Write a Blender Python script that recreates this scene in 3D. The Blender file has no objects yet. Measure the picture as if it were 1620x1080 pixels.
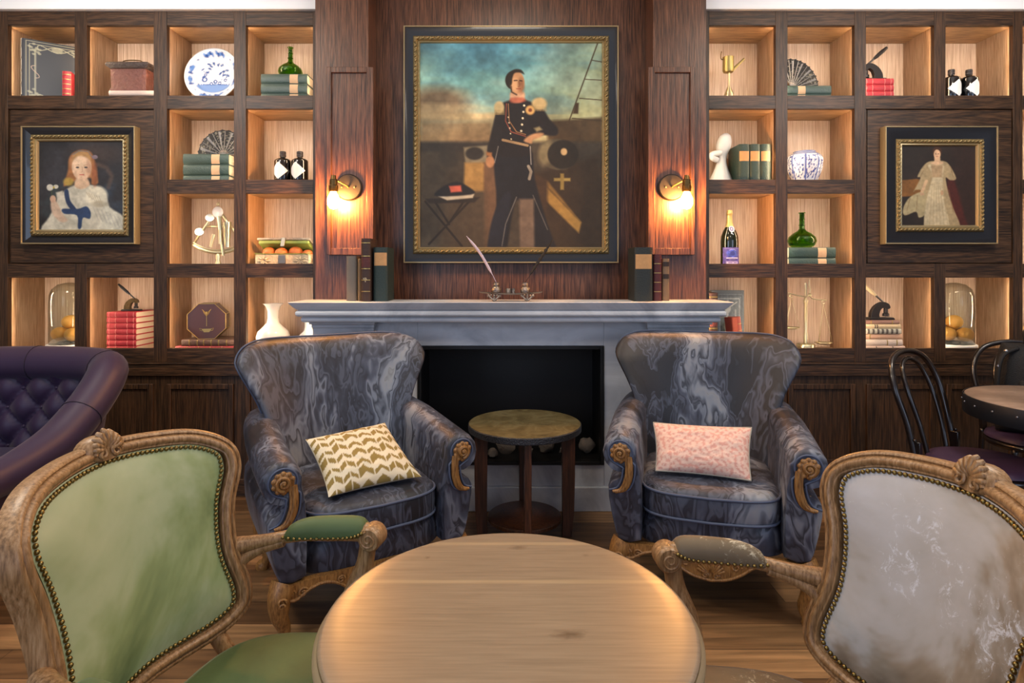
import bpy, math, random
import numpy as np
from mathutils import Vector, Matrix, Euler, noise as mnoise
random.seed(7)
PI = math.pi
SC = bpy.context.scene
COL = SC.collection
# ---------------------------------------------------------------- camera, world, lights, exposure
FP, CX, HZ, EYE = 940.0, 808.0, 425.0, 1.3
cam = bpy.data.cameras.new('camera'); cam_o = bpy.data.objects.new('camera', cam); COL.objects.link(cam_o)
cam.sensor_width = 36; cam.sensor_fit = 'HORIZONTAL'; cam.lens = 36*FP/1620
cam.shift_x = (810-CX)/1620; cam.shift_y = -(540-HZ)/1620
cam.clip_start = .02
cam_o.location = (0, 0, EYE); cam_o.rotation_euler = (PI/2, 0, 0)
SC.camera = cam_o
SC.view_settings.view_transform = 'Standard'; SC.view_settings.look = 'None'
SC.view_settings.exposure = 0.13; SC.view_settings.gamma = 1; SC.view_settings.use_curve_mapping = False
w = bpy.data.worlds.new('world'); SC.world = w; w.use_nodes = True
w.node_tree.nodes['Background'].inputs[0].default_value = (.62, .74, 1, 1)
w.node_tree.nodes['Background'].inputs[1].default_value = .55
try:
    SC.cycles.use_light_tree = True; SC.cycles.max_bounces = 7; SC.cycles.diffuse_bounces = 3
    SC.cycles.glossy_bounces = 3; SC.cycles.transmission_bounces = 5; SC.cycles.transparent_max_bounces = 10
    SC.cycles.sample_clamp_indirect = 4; SC.cycles.caustics_reflective = False; SC.cycles.caustics_refractive = False
    SC.cycles.use_denoising = True
except Exception: pass

def area(name, loc, size, power, col, aim=None, sy=None):
    l = bpy.data.lights.new(name, 'AREA'); l.energy = power; l.color = col; l.size = size
    if sy: l.shape = 'RECTANGLE'; l.size_y = sy
    o = bpy.data.objects.new(name, l); COL.objects.link(o); o.location = loc
    if aim is not None:
        o.rotation_euler = (Vector(aim)-Vector(loc)).to_track_quat('-Z', 'Y').to_euler()
    return o
WARM = (1, .80, .56)
# added overhead fill lights, unseen, and the tall windows on either side behind the camera
for x, y, e in ((-1.9, 1.7, 30), (1.9, 1.7, 30), (0, 2.15, 15), (-.9, .2, 9), (.9, .2, 9)):
    area('overhead_fill', (x, y, 3.08), .5, e, (1, .88, .72), (x, y+.15, 0))
for x in (-2.1, 2.3):
    area('bulkhead_fill', (x, 2.2, 2.55), .5, 9, (1, .95, .9), (x, 3.4, 3.0), .2)  # unseen fill lights added to brighten the white bulkhead
area('window_light', (-2.7, -1.6, 1.7), 2.0, 44, (.60, .74, 1), (.3, 2.6, .7), 1.8)
area('window_light', (3.3, -1.6, 1.7), 2.0, 28, (.64, .76, 1), (-.3, 2.6, .7), 1.8)

# ---------------------------------------------------------------- helpers
def lin(c):
    if isinstance(c, str): c = tuple(int(c[i:i+2], 16) for i in (0, 2, 4))
    return tuple(((v/255)/12.92 if v/255 <= .04045 else ((v/255+.055)/1.055)**2.4) for v in c)
def P(px, py, Y): return Vector(((px-CX)*Y/FP, Y, EYE-(py-HZ)*Y/FP))
def PX(px, Y): return (px-CX)*Y/FP
def PZ(py, Y): return EYE-(py-HZ)*Y/FP
def lerp(a, b, t): return a+(b-a)*t
def sstep(a, b, x):
    t = min(1, max(0, (x-a)/(b-a))); return t*t*(3-2*t)

def new_mat(name):
    m = bpy.data.materials.new(name); m.use_nodes = True
    return m, m.node_tree, m.node_tree.nodes['Principled BSDF']
def N(nt, t, **k):
    n = nt.nodes.new(t)
    for a, b in k.items():
        if a.startswith('i_'): n.inputs[a[2:].replace('_', ' ')].default_value = b
        else: setattr(n, a, b)
    return n
def ramp(nt, stops, interp='LINEAR'):
    r = nt.nodes.new('ShaderNodeValToRGB'); r.color_ramp.interpolation = interp
    e = r.color_ramp.elements
    while len(e) > 1: e.remove(e[0])
    e[0].position = stops[0][0]; e[0].color = (*lin(stops[0][1]), 1)
    for p, c in stops[1:]:
        x = e.new(p); x.color = (*lin(c), 1)
    return r
MC = {}
def flat(name, col, rough=.5, metal=0, coat=0, bump=0, bscale=60, var=0, vscale=8, emit=0, sheen=0):
    if name in MC: return MC[name]
    m, nt, b = new_mat(name)
    b.inputs['Base Color'].default_value = (*lin(col), 1); b.inputs['Roughness'].default_value = rough
    b.inputs['Metallic'].default_value = metal; b.inputs['Coat Weight'].default_value = coat
    if sheen: b.inputs['Sheen Weight'].default_value = sheen
    if emit:
        b.inputs['Emission Color'].default_value = (*lin(col), 1); b.inputs['Emission Strength'].default_value = emit
    tc = N(nt, 'ShaderNodeTexCoord')
    if var:
        n = N(nt, 'ShaderNodeTexNoise', i_Scale=vscale, i_Detail=5.0); nt.links.new(tc.outputs['Object'], n.inputs['Vector'])
        c = lin(col)
        mx = N(nt, 'ShaderNodeMixRGB'); mx.inputs[1].default_value = (*[v*(1-var) for v in c], 1)
        mx.inputs[2].default_value = (*[min(1, v*(1+var)) for v in c], 1)
        nt.links.new(n.outputs['Fac'], mx.inputs[0]); nt.links.new(mx.outputs[0], b.inputs['Base Color'])
    if bump:
        n = N(nt, 'ShaderNodeTexNoise', i_Scale=bscale, i_Detail=3.0); nt.links.new(tc.outputs['Object'], n.inputs['Vector'])
        bp = N(nt, 'ShaderNodeBump', i_Strength=bump, i_Distance=.01)
        nt.links.new(n.outputs['Fac'], bp.inputs['Height']); nt.links.new(bp.outputs[0], b.inputs['Normal'])
    MC[name] = m; return m
def wood(name, dark, mid, light, axis='Z', rough=.45, scale=1.0, coat=.15, stretch=14, bump=.25, grain=1.0, ring=.06, fine=9.0, blotch=.13):
    """wood grain stretched along axis"""
    if name in MC: return MC[name]
    m, nt, b = new_mat(name); L = nt.links.new
    tc = N(nt, 'ShaderNodeTexCoord')
    mp = N(nt, 'ShaderNodeMapping'); s = [10*scale]*3
    s['XYZ'.index(axis)] = 10*scale/stretch; mp.inputs['Scale'].default_value = s
    L(tc.outputs['Object'], mp.inputs['Vector'])
    n1 = N(nt, 'ShaderNodeTexNoise', i_Scale=.55, i_Detail=3.0, i_Distortion=1.2); L(mp.outputs[0], n1.inputs['Vector'])
    # cathedral rings
    mu = N(nt, 'ShaderNodeMath', operation='MULTIPLY'); mu.inputs[1].default_value = 9*grain; L(n1.outputs['Fac'], mu.inputs[0])
    sn = N(nt, 'ShaderNodeMath', operation='SINE'); mu2 = N(nt, 'ShaderNodeMath', operation='MULTIPLY'); mu2.inputs[1].default_value = 6.283
    L(mu.outputs[0], mu2.inputs[0]); L(mu2.outputs[0], sn.inputs[0])
    n2 = N(nt, 'ShaderNodeTexNoise', i_Scale=fine, i_Detail=4.0, i_Roughness=.6); L(mp.outputs[0], n2.inputs['Vector'])
    a = N(nt, 'ShaderNodeMath', operation='MULTIPLY_ADD'); a.inputs[1].default_value = ring; L(sn.outputs[0], a.inputs[0]); L(n2.outputs['Fac'], a.inputs[2])
    n3 = N(nt, 'ShaderNodeTexNoise', i_Scale=.9, i_Detail=2.0); L(tc.outputs['Object'], n3.inputs['Vector'])
    a2 = N(nt, 'ShaderNodeMath', operation='MULTIPLY_ADD'); a2.inputs[1].default_value = blotch; L(n3.outputs['Fac'], a2.inputs[0]); L(a.outputs[0], a2.inputs[2])
    r = ramp(nt, [(.36, dark), (.54, mid), (.76, light)]); L(a2.outputs[0], r.inputs[0])
    out = r.outputs[0]
    L(out, b.inputs['Base Color'])
    b.inputs['Roughness'].default_value = rough; b.inputs['Coat Weight'].default_value = coat; b.inputs['Coat Roughness'].default_value = .3
    if bump:
        bp = N(nt, 'ShaderNodeBump', i_Strength=bump, i_Distance=.004); L(a.outputs[0], bp.inputs['Height']); L(bp.outputs[0], b.inputs['Normal'])
    MC[name] = m; return m
def vcol(name, rough=.6, coat=0, bump=0, bscale=300, metal=0, sheen=0):
    if name in MC: return MC[name]
    m, nt, b = new_mat(name)
    a = N(nt, 'ShaderNodeVertexColor', layer_name='Col'); nt.links.new(a.outputs[0], b.inputs['Base Color'])
    b.inputs['Roughness'].default_value = rough; b.inputs['Coat Weight'].default_value = coat; b.inputs['Metallic'].default_value = metal
    if sheen: b.inputs['Sheen Weight'].default_value = sheen
    if bump:
        tc = N(nt, 'ShaderNodeTexCoord'); n = N(nt, 'ShaderNodeTexNoise', i_Scale=bscale); nt.links.new(tc.outputs['Object'], n.inputs['Vector'])
        bp = N(nt, 'ShaderNodeBump', i_Strength=bump, i_Distance=.003); nt.links.new(n.outputs['Fac'], bp.inputs['Height']); nt.links.new(bp.outputs[0], b.inputs['Normal'])
    MC[name] = m; return m

class MB:
    """collects geometry; build() links it as ONE mesh object"""
    def __init__(s): s.v = []; s.f = []; s.mi = []; s.cur = 0; s.col = None
    def add(s, vs, fs):
        o = len(s.v); s.v += [tuple(v) for v in vs]
        for f in fs: s.f.append([i+o for i in f]); s.mi.append(s.cur)
        return s
    def box(s, x0, x1, y0, y1, z0, z1):
        v = [(x, y, z) for x in (x0, x1) for y in (y0, y1) for z in (z0, z1)]
        return s.add(v, [(0, 1, 3, 2), (4, 6, 7, 5), (0, 4, 5, 1), (2, 3, 7, 6), (0, 2, 6, 4), (1, 5, 7, 3)])
    def obox(s, M, x0, x1, y0, y1, z0, z1):
        o = len(s.v); s.box(x0, x1, y0, y1, z0, z1)
        for i in range(o, len(s.v)): s.v[i] = tuple(M @ Vector(s.v[i]))
        return s
    def xf(s, M, start=0):
        for i in range(start, len(s.v)): s.v[i] = tuple(M @ Vector(s.v[i]))
        return s
    def loft(s, rings, cap=True, closed=True, loop=False):
        n = len(rings[0]); vs = [p for r in rings for p in r]; fs = []
        R = len(rings)
        for i in range(R if loop else R-1):
            for j in range(n if closed else n-1):
                a = i*n+j; b = i*n+(j+1) % n; c = ((i+1) % R)*n+(j+1) % n; d = ((i+1) % R)*n+j
                fs.append((a, b, c, d))
        if cap and closed and not loop:
            fs.append(tuple(range(n-1, -1, -1))); fs.append(tuple(range((R-1)*n, R*n)))
        return s.add(vs, fs)
    def lathe(s, prof, c=(0, 0, 0), n=28, M=None):
        rings = []
        for r, z in prof:
            rings.append([Vector((r*math.cos(2*PI*k/n), r*math.sin(2*PI*k/n), z)) for k in range(n)])
        T = Matrix.Translation(Vector(c)) @ (M or Matrix())
        rings = [[T @ p for p in r] for r in rings]
        return s.loft(rings)
    def tube(s, path, r, n=8, cap=True, loop=False, flatx=1.0):
        path = [Vector(p) for p in path]; L = len(path); rings = []
        up = Vector((0, 0, 1)); prev = None
        for i, p in enumerate(path):
            if loop: t = path[(i+1) % L]-path[i-1]
            else: t = path[min(i+1, L-1)]-path[max(i-1, 0)]
            t.normalize()
            if prev is None:
                a = up if abs(t.dot(up)) < .9 else Vector((1, 0, 0))
                u = t.cross(a).normalized()
            else:
                u = (prev-t*prev.dot(t)).normalized()
            prev = u; w_ = t.cross(u)
            rr = r[i] if isinstance(r, (list, tuple)) else r
            rings.append([p+u*rr*math.cos(2*PI*k/n)*flatx+w_*rr*math.sin(2*PI*k/n) for k in range(n)])
        return s.loft(rings, cap=cap, loop=loop)
    def sweep(s, path, prof, frames, loop=True):
        """prof points (a,b) placed with frames (U,V) at each path point"""
        rings = [[p+U*a+V*b for a, b in prof] for p, (U, V) in zip(path, frames)]
        return s.loft(rings, loop=loop)
    def ball(s, c, r, n=10, m=6, sc=(1, 1, 1)):
        c = Vector(c); rings = []
        for i in range(1, m):
            a = PI*i/m
            rings.append([c+Vector((r*sc[0]*math.sin(a)*math.cos(2*PI*k/n), r*sc[1]*math.sin(a)*math.sin(2*PI*k/n), -r*sc[2]*math.cos(a))) for k in range(n)])
        o = len(s.v); s.loft(rings, cap=False)
        s.add([c+Vector((0, 0, -r*sc[2])), c+Vector((0, 0, r*sc[2]))], [])
        b, t = len(s.v)-2, len(s.v)-1
        for k in range(n):
            s.f.append([b, o+(k+1) % n, o+k]); s.mi.append(s.cur)
            q = o+(m-2)*n; s.f.append([t, q+k, q+(k+1) % n]); s.mi.append(s.cur)
        return s
    def prism(s, poly, y0, y1, M=None):
        """poly in (x,z), extruded along y"""
        T = M or Matrix()
        return s.loft([[T @ Vector((x, y0, z)) for x, z in poly], [T @ Vector((x, y1, z)) for x, z in poly]])
    def build(s, name, mats, parent=None, loc=None, rot=None, sub=0, bevel=0, sharp=35, cols=None, weld=0, bseg=2):
        me = bpy.data.meshes.new(name); me.from_pydata([tuple(v) for v in s.v], [], s.f)
        if not isinstance(mats, (list, tuple)): mats = [mats]
        for m in mats: me.materials.append(m)
        me.polygons.foreach_set('material_index', s.mi); me.polygons.foreach_set('use_smooth', [True]*len(s.f))
        if cols is not None:
            at = me.color_attributes.new('Col', 'FLOAT_COLOR', 'POINT')
            c = np.ones((len(s.v), 4), np.float32); c[:, :3] = cols; at.data.foreach_set('color', c.ravel())
        me.update()
        import bmesh
        bm = bmesh.new(); bm.from_mesh(me)
        if weld: bmesh.ops.remove_doubles(bm, verts=bm.verts, dist=weld)
        bmesh.ops.recalc_face_normals(bm, faces=bm.faces); bm.to_mesh(me); bm.free()
        if sharp is not None: me.set_sharp_from_angle(angle=math.radians(sharp))
        o = bpy.data.objects.new(name, me); COL.objects.link(o)
        if parent is not None: o.parent = parent
        if loc is not None: o.location = loc
        if rot is not None: o.rotation_euler = rot
        if bevel:
            md = o.modifiers.new('bevel', 'BEVEL'); md.width = bevel; md.segments = bseg; md.limit_method = 'ANGLE'; md.angle_limit = math.radians(40)
        if sub:
            md = o.modifiers.new('sub', 'SUBSURF'); md.levels = sub; md.render_levels = sub
        return o
def tag(o, label, cat, group=None):
    o['label'] = label; o['category'] = cat
    if group: o['group'] = group
    return o
def thing(name, label, cat, loc=(0, 0, 0), rz=0, group=None):
    o = bpy.data.objects.new(name, None); COL.objects.link(o); o.empty_display_size = .05
    o.location = loc; o.rotation_euler = (0, 0, rz)
    return tag(o, label, cat, group)
def struct(o): o['kind'] = 'structure'; return o
def catmull(Pn, n=6, loop=False):
    Pn = [Vector(p) for p in Pn]; out = []; L = len(Pn)
    g = (lambda i: Pn[i % L]) if loop else (lambda i: Pn[max(0, min(L-1, i))])
    for i in range(L if loop else L-1):
        a, b, c, d = g(i-1), g(i), g(i+1), g(i+2)
        for k in range(n):
            t = k/n; out.append(.5*((2*b)+(c-a)*t+(2*a-5*b+4*c-d)*t*t+(-a+3*b-3*c+d)*t**3))
    if not loop: out.append(Pn[-1])
    return out
def pillow(front, back, nu, nv):
    """front(u,v), back(u,v) -> points, u,v in -1..1 ; welded at the rim by build(weld=)"""
    m = MB(); us = [math.sin(PI/2*(2*i/nu-1)) for i in range(nu+1)]; vs = [math.sin(PI/2*(2*j/nv-1)) for j in range(nv+1)]
    for fn, fl in ((front, 0), (back, 1)):
        pts = [fn(u, v) for v in vs for u in us]; fs = []
        for j in range(nv):
            for i in range(nu):
                a = j*(nu+1)+i; q = (a, a+1, a+nu+2, a+nu+1); fs.append(q[::-1] if fl else q)
        m.add(pts, fs)
    return m
# ---- a small painter: colours on a fine grid, later written to the vertices of a flat panel
class Paint:
    def __init__(s, W, H, base=(40, 40, 40)):
        s.W, s.H = W, H; s.a = np.zeros((H, W, 3)); s.a[:] = base
        s.y, s.x = np.mgrid[0:H, 0:W]; s.x = s.x/(W-1); s.y = s.y/(W-1); s.ar = (H-1)/(W-1)
        s.rg = np.random.default_rng(3)
    def mask(s, poly, soft=.004):
        P_ = np.array([(p[0], p[1]) for p in catmull([(a, b, 0) for a, b in poly], 4, True)]) if len(poly) > 4 else np.array(poly, float)
        ins = np.zeros(s.x.shape, bool); d = np.full(s.x.shape, 9.)
        for i in range(len(P_)):
            (x0, y0), (x1, y1) = P_[i-1], P_[i]
            if y0 != y1:
                c = ((s.y >= min(y0, y1)) & (s.y < max(y0, y1))) & (s.x < x0+(s.y-y0)*(x1-x0)/(y1-y0)); ins ^= c
            ex, ey = x1-x0, y1-y0; L = ex*ex+ey*ey+1e-12
            t = np.clip(((s.x-x0)*ex+(s.y-y0)*ey)/L, 0, 1); d = np.minimum(d, np.hypot(s.x-x0-t*ex, s.y-y0-t*ey))
        sd = np.where(ins, d, -d); return np.clip(.5+sd/(2*soft), 0, 1)
    def put(s, m, col, al=1.0):
        m = (m*al)[..., None]; s.a = s.a*(1-m)+np.array(col, float)*m
    def poly(s, pts, col, soft=.006, al=1.0): s.put(s.mask(pts, soft), col, al)
    def ell(s, cx, cy, rx, ry, col, soft=.15, al=1.0, rot=0):
        c, q = math.cos(rot), math.sin(rot); dx, dy = s.x-cx, s.y-cy
        r = np.hypot((dx*c+dy*q)/rx, (-dx*q+dy*c)/ry); s.put(np.clip((1-r)/soft+.5, 0, 1), col, al)
    def line(s, pts, wd, col, al=1.0, soft=.003):
        d = np.full(s.x.shape, 9.)
        for (x0, y0), (x1, y1) in zip(pts[:-1], pts[1:]):
            ex, ey = x1-x0, y1-y0; L = ex*ex+ey*ey+1e-12
            t = np.clip(((s.x-x0)*ex+(s.y-y0)*ey)/L, 0, 1); d = np.minimum(d, np.hypot(s.x-x0-t*ex, s.y-y0-t*ey))
        s.put(np.clip((wd/2-d)/soft+.5, 0, 1), col, al)
    def noise(s, k, amp, oct=3, sx=1, sy=1):
        n = np.zeros((s.H, s.W))
        for o in range(oct):
            kk = k*2**o; g = s.rg.random((int(kk*s.ar*sy)+3, int(kk*sx)+3))-.5
            fy = s.y*kk*sy; fx = s.x*kk*sx; iy = np.minimum(fy.astype(int), g.shape[0]-2); ix = np.minimum(fx.astype(int), g.shape[1]-2)
            ty = fy-iy; tx = fx-ix; ty = ty*ty*(3-2*ty); tx = tx*tx*(3-2*tx)
            n += (g[iy, ix]*(1-tx)*(1-ty)+g[iy, ix+1]*tx*(1-ty)+g[iy+1, ix]*(1-tx)*ty+g[iy+1, ix+1]*tx*ty)/2**o
        if amp: s.a = s.a*(1+amp*n[..., None])
        return n
    def lin(s):
        c = np.clip(s.a/255, 0, 1); return np.where(c <= .04045, c/12.92, ((c+.055)/1.055)**2.4).reshape(-1, 3)
def panel(name, pt, mat, parent, x0, x1, z0, z1, y, fn=None, **k):
    """flat artwork facing -Y"""
    m = MB(); W, H = pt.W, pt.H; vs = []
    for j in range(H):
        for i in range(W):
            x = lerp(x0, x1, i/(W-1)); z = lerp(z1, z0, j/(H-1))
            vs.append(fn(x, z) if fn else (x, y, z))
    m.add(vs, [(j*W+i, (j+1)*W+i, (j+1)*W+i+1, j*W+i+1) for j in range(H-1) for i in range(W-1)])
    return m.build(name, mat, parent, cols=pt.lin(), sharp=None, **k)
# ---------------------------------------------------------------- materials of the room
W_V = wood('dark_oak_upright', '1b0f07', '3b2716', '573c27', 'Z', scale=1.6, stretch=20, coat=.04, rough=.5)
W_H = wood('dark_oak_level', '1b0f07', '3b2716', '593e29', 'X', scale=1.6, stretch=14, ring=.09, coat=.04, rough=.5)
C_V = wood('red_oak_upright', '291409', '553321', '774e37', 'Z', scale=1.6, rough=.4, coat=.15, stretch=20)
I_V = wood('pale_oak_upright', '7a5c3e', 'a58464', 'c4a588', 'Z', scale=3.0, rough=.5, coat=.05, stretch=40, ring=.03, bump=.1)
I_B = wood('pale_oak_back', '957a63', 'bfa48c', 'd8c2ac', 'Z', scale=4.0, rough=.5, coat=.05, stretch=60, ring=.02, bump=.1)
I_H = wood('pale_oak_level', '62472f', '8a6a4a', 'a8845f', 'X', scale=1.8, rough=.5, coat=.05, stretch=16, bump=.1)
def marble():
    m, nt, b = new_mat('grey_marble'); L = nt.links.new
    tc = N(nt, 'ShaderNodeTexCoord'); n = N(nt, 'ShaderNodeTexNoise', i_Scale=2.2, i_Detail=8.0, i_Roughness=.6, i_Distortion=1.5)
    L(tc.outputs['Object'], n.inputs['Vector'])
    r = ramp(nt, [(.35, 'b2b6bd'), (.5, 'ced1d6'), (.62, 'dfe1e5')]); L(n.outputs['Fac'], r.inputs[0]); L(r.outputs[0], b.inputs['Base Color'])
    b.inputs['Roughness'].default_value = .35; return m
MARBLE = marble()
BLACK = flat('black_iron', '0c0c0d', .45); WHITEP = flat('white_plaster', 'f8f8f8', .8)
PLASTER = flat('grey_plaster', '8d8a88', .85)
LED = flat('led_strip_light', 'ffe4c0', .5, emit=68)

def floor_mat():
    m, nt, b = new_mat('oak_planks'); L = nt.links.new
    tc = N(nt, 'ShaderNodeTexCoord')
    br = N(nt, 'ShaderNodeTexBrick', i_Scale=1.0, i_Mortar_Size=.0012, i_Mortar_Smooth=.2, i_Bias=.0, i_Brick_Width=1.7, i_Row_Height=.145)
    br.offset = .37; br.inputs['Color1'].default_value = (*lin('6c4d31'), 1); br.inputs['Color2'].default_value = (*lin('b48a5e'), 1)
    br.inputs['Mortar'].default_value = (*lin('2c1e14'), 1)
    L(tc.outputs['Object'], br.inputs['Vector'])
    mp = N(nt, 'ShaderNodeMapping'); mp.inputs['Scale'].default_value = (1.2, 18, 1); L(tc.outputs['Object'], mp.inputs[0])
    n = N(nt, 'ShaderNodeTexNoise', i_Scale=2.0, i_Detail=6.0, i_Distortion=.8); L(mp.outputs[0], n.inputs['Vector'])
    r = ramp(nt, [(.3, '8a8a8a'), (.7, 'ffffff')]); L(n.outputs['Fac'], r.inputs[0])
    mx = N(nt, 'ShaderNodeMixRGB', blend_type='MULTIPLY'); mx.inputs[0].default_value = .8
    L(br.outputs['Color'], mx.inputs[1]); L(r.outputs[0], mx.inputs[2]); L(mx.outputs[0], b.inputs['Base Color'])
    b.inputs['Roughness'].default_value = .42; return m
m = MB().box(-3.05, 3.9, -3, 3.75, -.05, 0); fl = struct(m.build('floor', floor_mat()))
m = MB().box(-3.15, 4.0, -3, 3.8, 3.15, 3.2); struct(m.build('ceiling', WHITEP))
m = MB().box(-3.15, -3.05, -3, 3.8, 0, 3.15); struct(m.build('wall_left', PLASTER))
m = MB().box(3.9, 4.0, -3, 3.8, 0, 3.15); struct(m.build('wall_right', PLASTER))
for i, (a, b) in enumerate(((-3.05, -1.07), (1.07, 3.9))):
    m = MB().box(a, b, 3.385, 3.78, 2.775, 3.15).box(a, b, 3.375, 3.385, 2.775, 2.79)
    struct(m.build('trim_%d' % (i+1), WHITEP))

# ---------------------------------------------------------------- chimney breast (front wall)
YB = 3.40
XP0, XP1 = -1.075, -.778
m = MB()
m.box(-.79, .79, 3.45, 3.78, .96, 3.15).box(-.79, -.58, 3.45, 3.78, 0, .96).box(.58, .79, 3.45, 3.78, 0, .96).box(-.58, .58, 3.62, 3.78, 0, .96)
wf = struct(m.build('wall_front', C_V))
for s in (-1, 1):
    m = MB(); a, b_ = sorted((s*1.07, s*.778))
    m.box(a, b_, 3.25, 3.78, 0, 3.15)
    # fine upright seam boards
    p = m.build('pilaster', C_V, wf, bevel=.002)
    m = MB(); x0, x1 = sorted((s*.994, s*.742)); z0, z1 = 1.375, 2.389; Yf = 3.205
    fx0, fx1, fz0, fz1 = x0+.024, x1-.036, z0+.036, z1-.03
    if s > 0: fx0, fx1 = x0+.036, x1-.024
    m.box(x0, fx0, Yf, 3.25, z0, z1).box(fx1, x1, Yf, 3.25, z0, z1).box(fx0, fx1, Yf, 3.25, z0, fz0).box(fx0, fx1, Yf, 3.25, fz1, z1)
    m.box(fx0-.002, fx1+.002, Yf+.012, 3.25, fz0-.002, fz1+.002)
    m.build('raised_panel', C_V, wf, bevel=.002)

# ---------------------------------------------------------------- bookcases
ROWS = [(40, 151), (172, 284), (306, 417), (439, 551)]
LC = [(12, 118), (137, 243), (264, 370), (389, 495)]
RC = [(1122, 1227), (1246, 1352), (1370, 1478), (1496, 1603), (1618, 1722)]
def zr(r): return PZ(ROWS[r][1], YB), PZ(ROWS[r][0], YB)
def cellfloor(r): return zr(r)[0]-.03
ZLEDGE = PZ(573, YB); ZTOP = 2.7735
CUB = {}
def bookcase(label, cols, x0, x1, panelcols):
    root = thing('bookcase', label, 'bookcase', ((x0+x1)/2, YB, 0)); ox = (x0+x1)/2
    class Q(MB):
        def build(s, *a, **k):
            s.xf(Matrix.Translation((-ox, -YB, 0))); return MB.build(s, *a, **k)
    ce = [(PX(a, YB), PX(b, YB)) for a, b in cols]
    pr = None
    if panelcols: pr = (ce[panelcols[0]][0], ce[panelcols[-1]][1])
    m = Q(); zt = ZTOP; zp0, zp1 = zr(2)[0], zr(1)[1]
    xs = [x0]+[v for c in ce for v in c]+[x1]
    for i in range(0, len(xs), 2):     # stiles
        a, b = xs[i], xs[i+1]
        if b-a < .003: continue
        if pr and a > pr[0]-.001 and b < pr[1]+.001:
            m.box(a, b, YB, YB+.03, ZLEDGE, zp0).box(a, b, YB, YB+.03, zp1, zt)
        else: m.box(a, b, YB, YB+.03, ZLEDGE, zt)
    m.build('upright_frame', W_V, root, bevel=.0012)
    zs = [ZLEDGE]+[v for r in (3, 2, 1, 0) for v in zr(r)]+[zt]
    for k in range(0, 10, 2):
        m = Q()
        for i, (a, b) in enumerate(ce):
            if pr and i in panelcols and k == 4: continue
            m.box(a, b, YB+.001, YB+.03, zs[k], zs[k+1])
        m.build('rail', W_H, root, bevel=.0012)
    if pr:
        m = Q().box(pr[0]+.012, pr[1]-.004, YB+.006, YB+.03, zp0+.004, zp1-.004)
        m.box(pr[0], pr[1], YB+.014, YB+.03, zp0, zp1)
        m.build('flat_panel', W_H, root, bevel=.003)
    for i, (a, b) in enumerate(ce):
        for r in range(4):
            if pr and i in panelcols and r in (1, 2): continue
            z0, z1 = cellfloor(r), zr(r)[1]+.004
            xa, xb = a-.014, b+.014; yb = 3.69; t = .006; m = Q()
            m.box(xa-t, xa, YB+.03, yb, z0, z1).box(xb, xb+t, YB+.03, yb, z0, z1); m.cur = 2; m.box(xa-t, xb+t, yb, yb+t, z0-t, z1+t)
            m.cur = 1; m.box(xa-t, xb+t, YB+.03, yb, z1, z1+t).box(xa-t, xb+t, YB+.03, yb, z0-t, z0)
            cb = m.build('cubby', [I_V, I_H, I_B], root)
            for xx in (xa+.001, xb-.006):
                Q().box(xx, xx+.005, YB+.0305, YB+.0355, z0+.035, z1-.012).build('led_strip', LED, cb)
    # base with ledge and framed panels
    m = Q().box(x0, x1, YB-.014, YB+.03, ZLEDGE-.075, ZLEDGE).box(x0, x1, YB-.02, YB+.03, ZLEDGE-.008, ZLEDGE)
    m.build('ledge', W_H, root, bevel=.002)
    m = Q().box(x0, x1, YB+.004, YB+.05, .1, ZLEDGE-.075); m.build('base_back', W_V, root)
    m = Q().box(x0, x1, YB-.012, YB+.05, 0, .1); m.build('plinth', W_H, root, bevel=.003)
    zb0, zb1 = PZ(733, YB), PZ(607, YB)
    for a, b in ce:
        m = Q(); f = .028
        m.box(a, a+f, YB-.012, YB+.004, zb0, zb1).box(b-f, b, YB-.012, YB+.004, zb0, zb1)
        m.box(a+f, b-f, YB-.012, YB+.004, zb0, zb0+f).box(a+f, b-f, YB-.012, YB+.004, zb1-f, zb1)
        m.box(a+f, b-f, YB, YB+.004, zb0+f, zb1-f)
        m.build('base_panel', W_V, root, bevel=.004)
    return root
bookcase('dark oak bookcase of lit cubbies left of the fireplace', LC, -3.05, -1.07, (0, 1))
bookcase('dark oak bookcase of lit cubbies right of the fireplace', RC, 1.065, 3.9, (2, 3))

# ---------------------------------------------------------------- fireplace
fp = thing('fireplace', 'grey marble fireplace with moulded mantel and black firebox', 'fireplace', (0, 3.2, 0))
def F(): 
    class Q(MB):
        def build(s, *a, **k):
            s.xf(Matrix.Translation((0, -3.2, 0))); return MB.build(s, *a, **k)
    return Q()
m = F(); prof = []
def ringz(hw, yf, z): return [Vector((-hw, 3.249, z)), Vector((-hw, yf, z)), Vector((hw, yf, z)), Vector((hw, 3.249, z))]
R_ = []
def arc(hw, y, z0, z1, bulge, n=5):
    for i in range(n+1):
        a = PI*i/n; R_.append(ringz(hw+bulge*math.sin(a), y-bulge*math.sin(a), lerp(z0, z1, (1-math.cos(a))/2)))
zt = 1.132
arc(1.060, 3.045, zt-.107, zt-.076, .012)
arc(1.078, 3.02, zt-.076, zt-.042, .014)
R_ += [ringz(1.085, 3.012, zt-.04), ringz(1.1, 2.995, zt-.025), ringz(1.115, 2.984, zt-.008), ringz(1.119, 2.98, zt-.002), ringz(1.117, 2.982, zt)]
m.loft(R_); m.build('mantel_shelf', MARBLE, fp, sharp=25)
zo0, zo1 = .245, .885; xo = .502
m = F(); m.box(-1.045, -xo, 3.2, 3.249, .13, 1.026).box(xo, 1.045, 3.2, 3.249, .13, 1.026).box(-xo, xo, 3.2, 3.249, zo1, 1.026).box(-xo, xo, 3.2, 3.249, .13, zo0)
m.build('surround', MARBLE, fp, bevel=.003)
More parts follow.
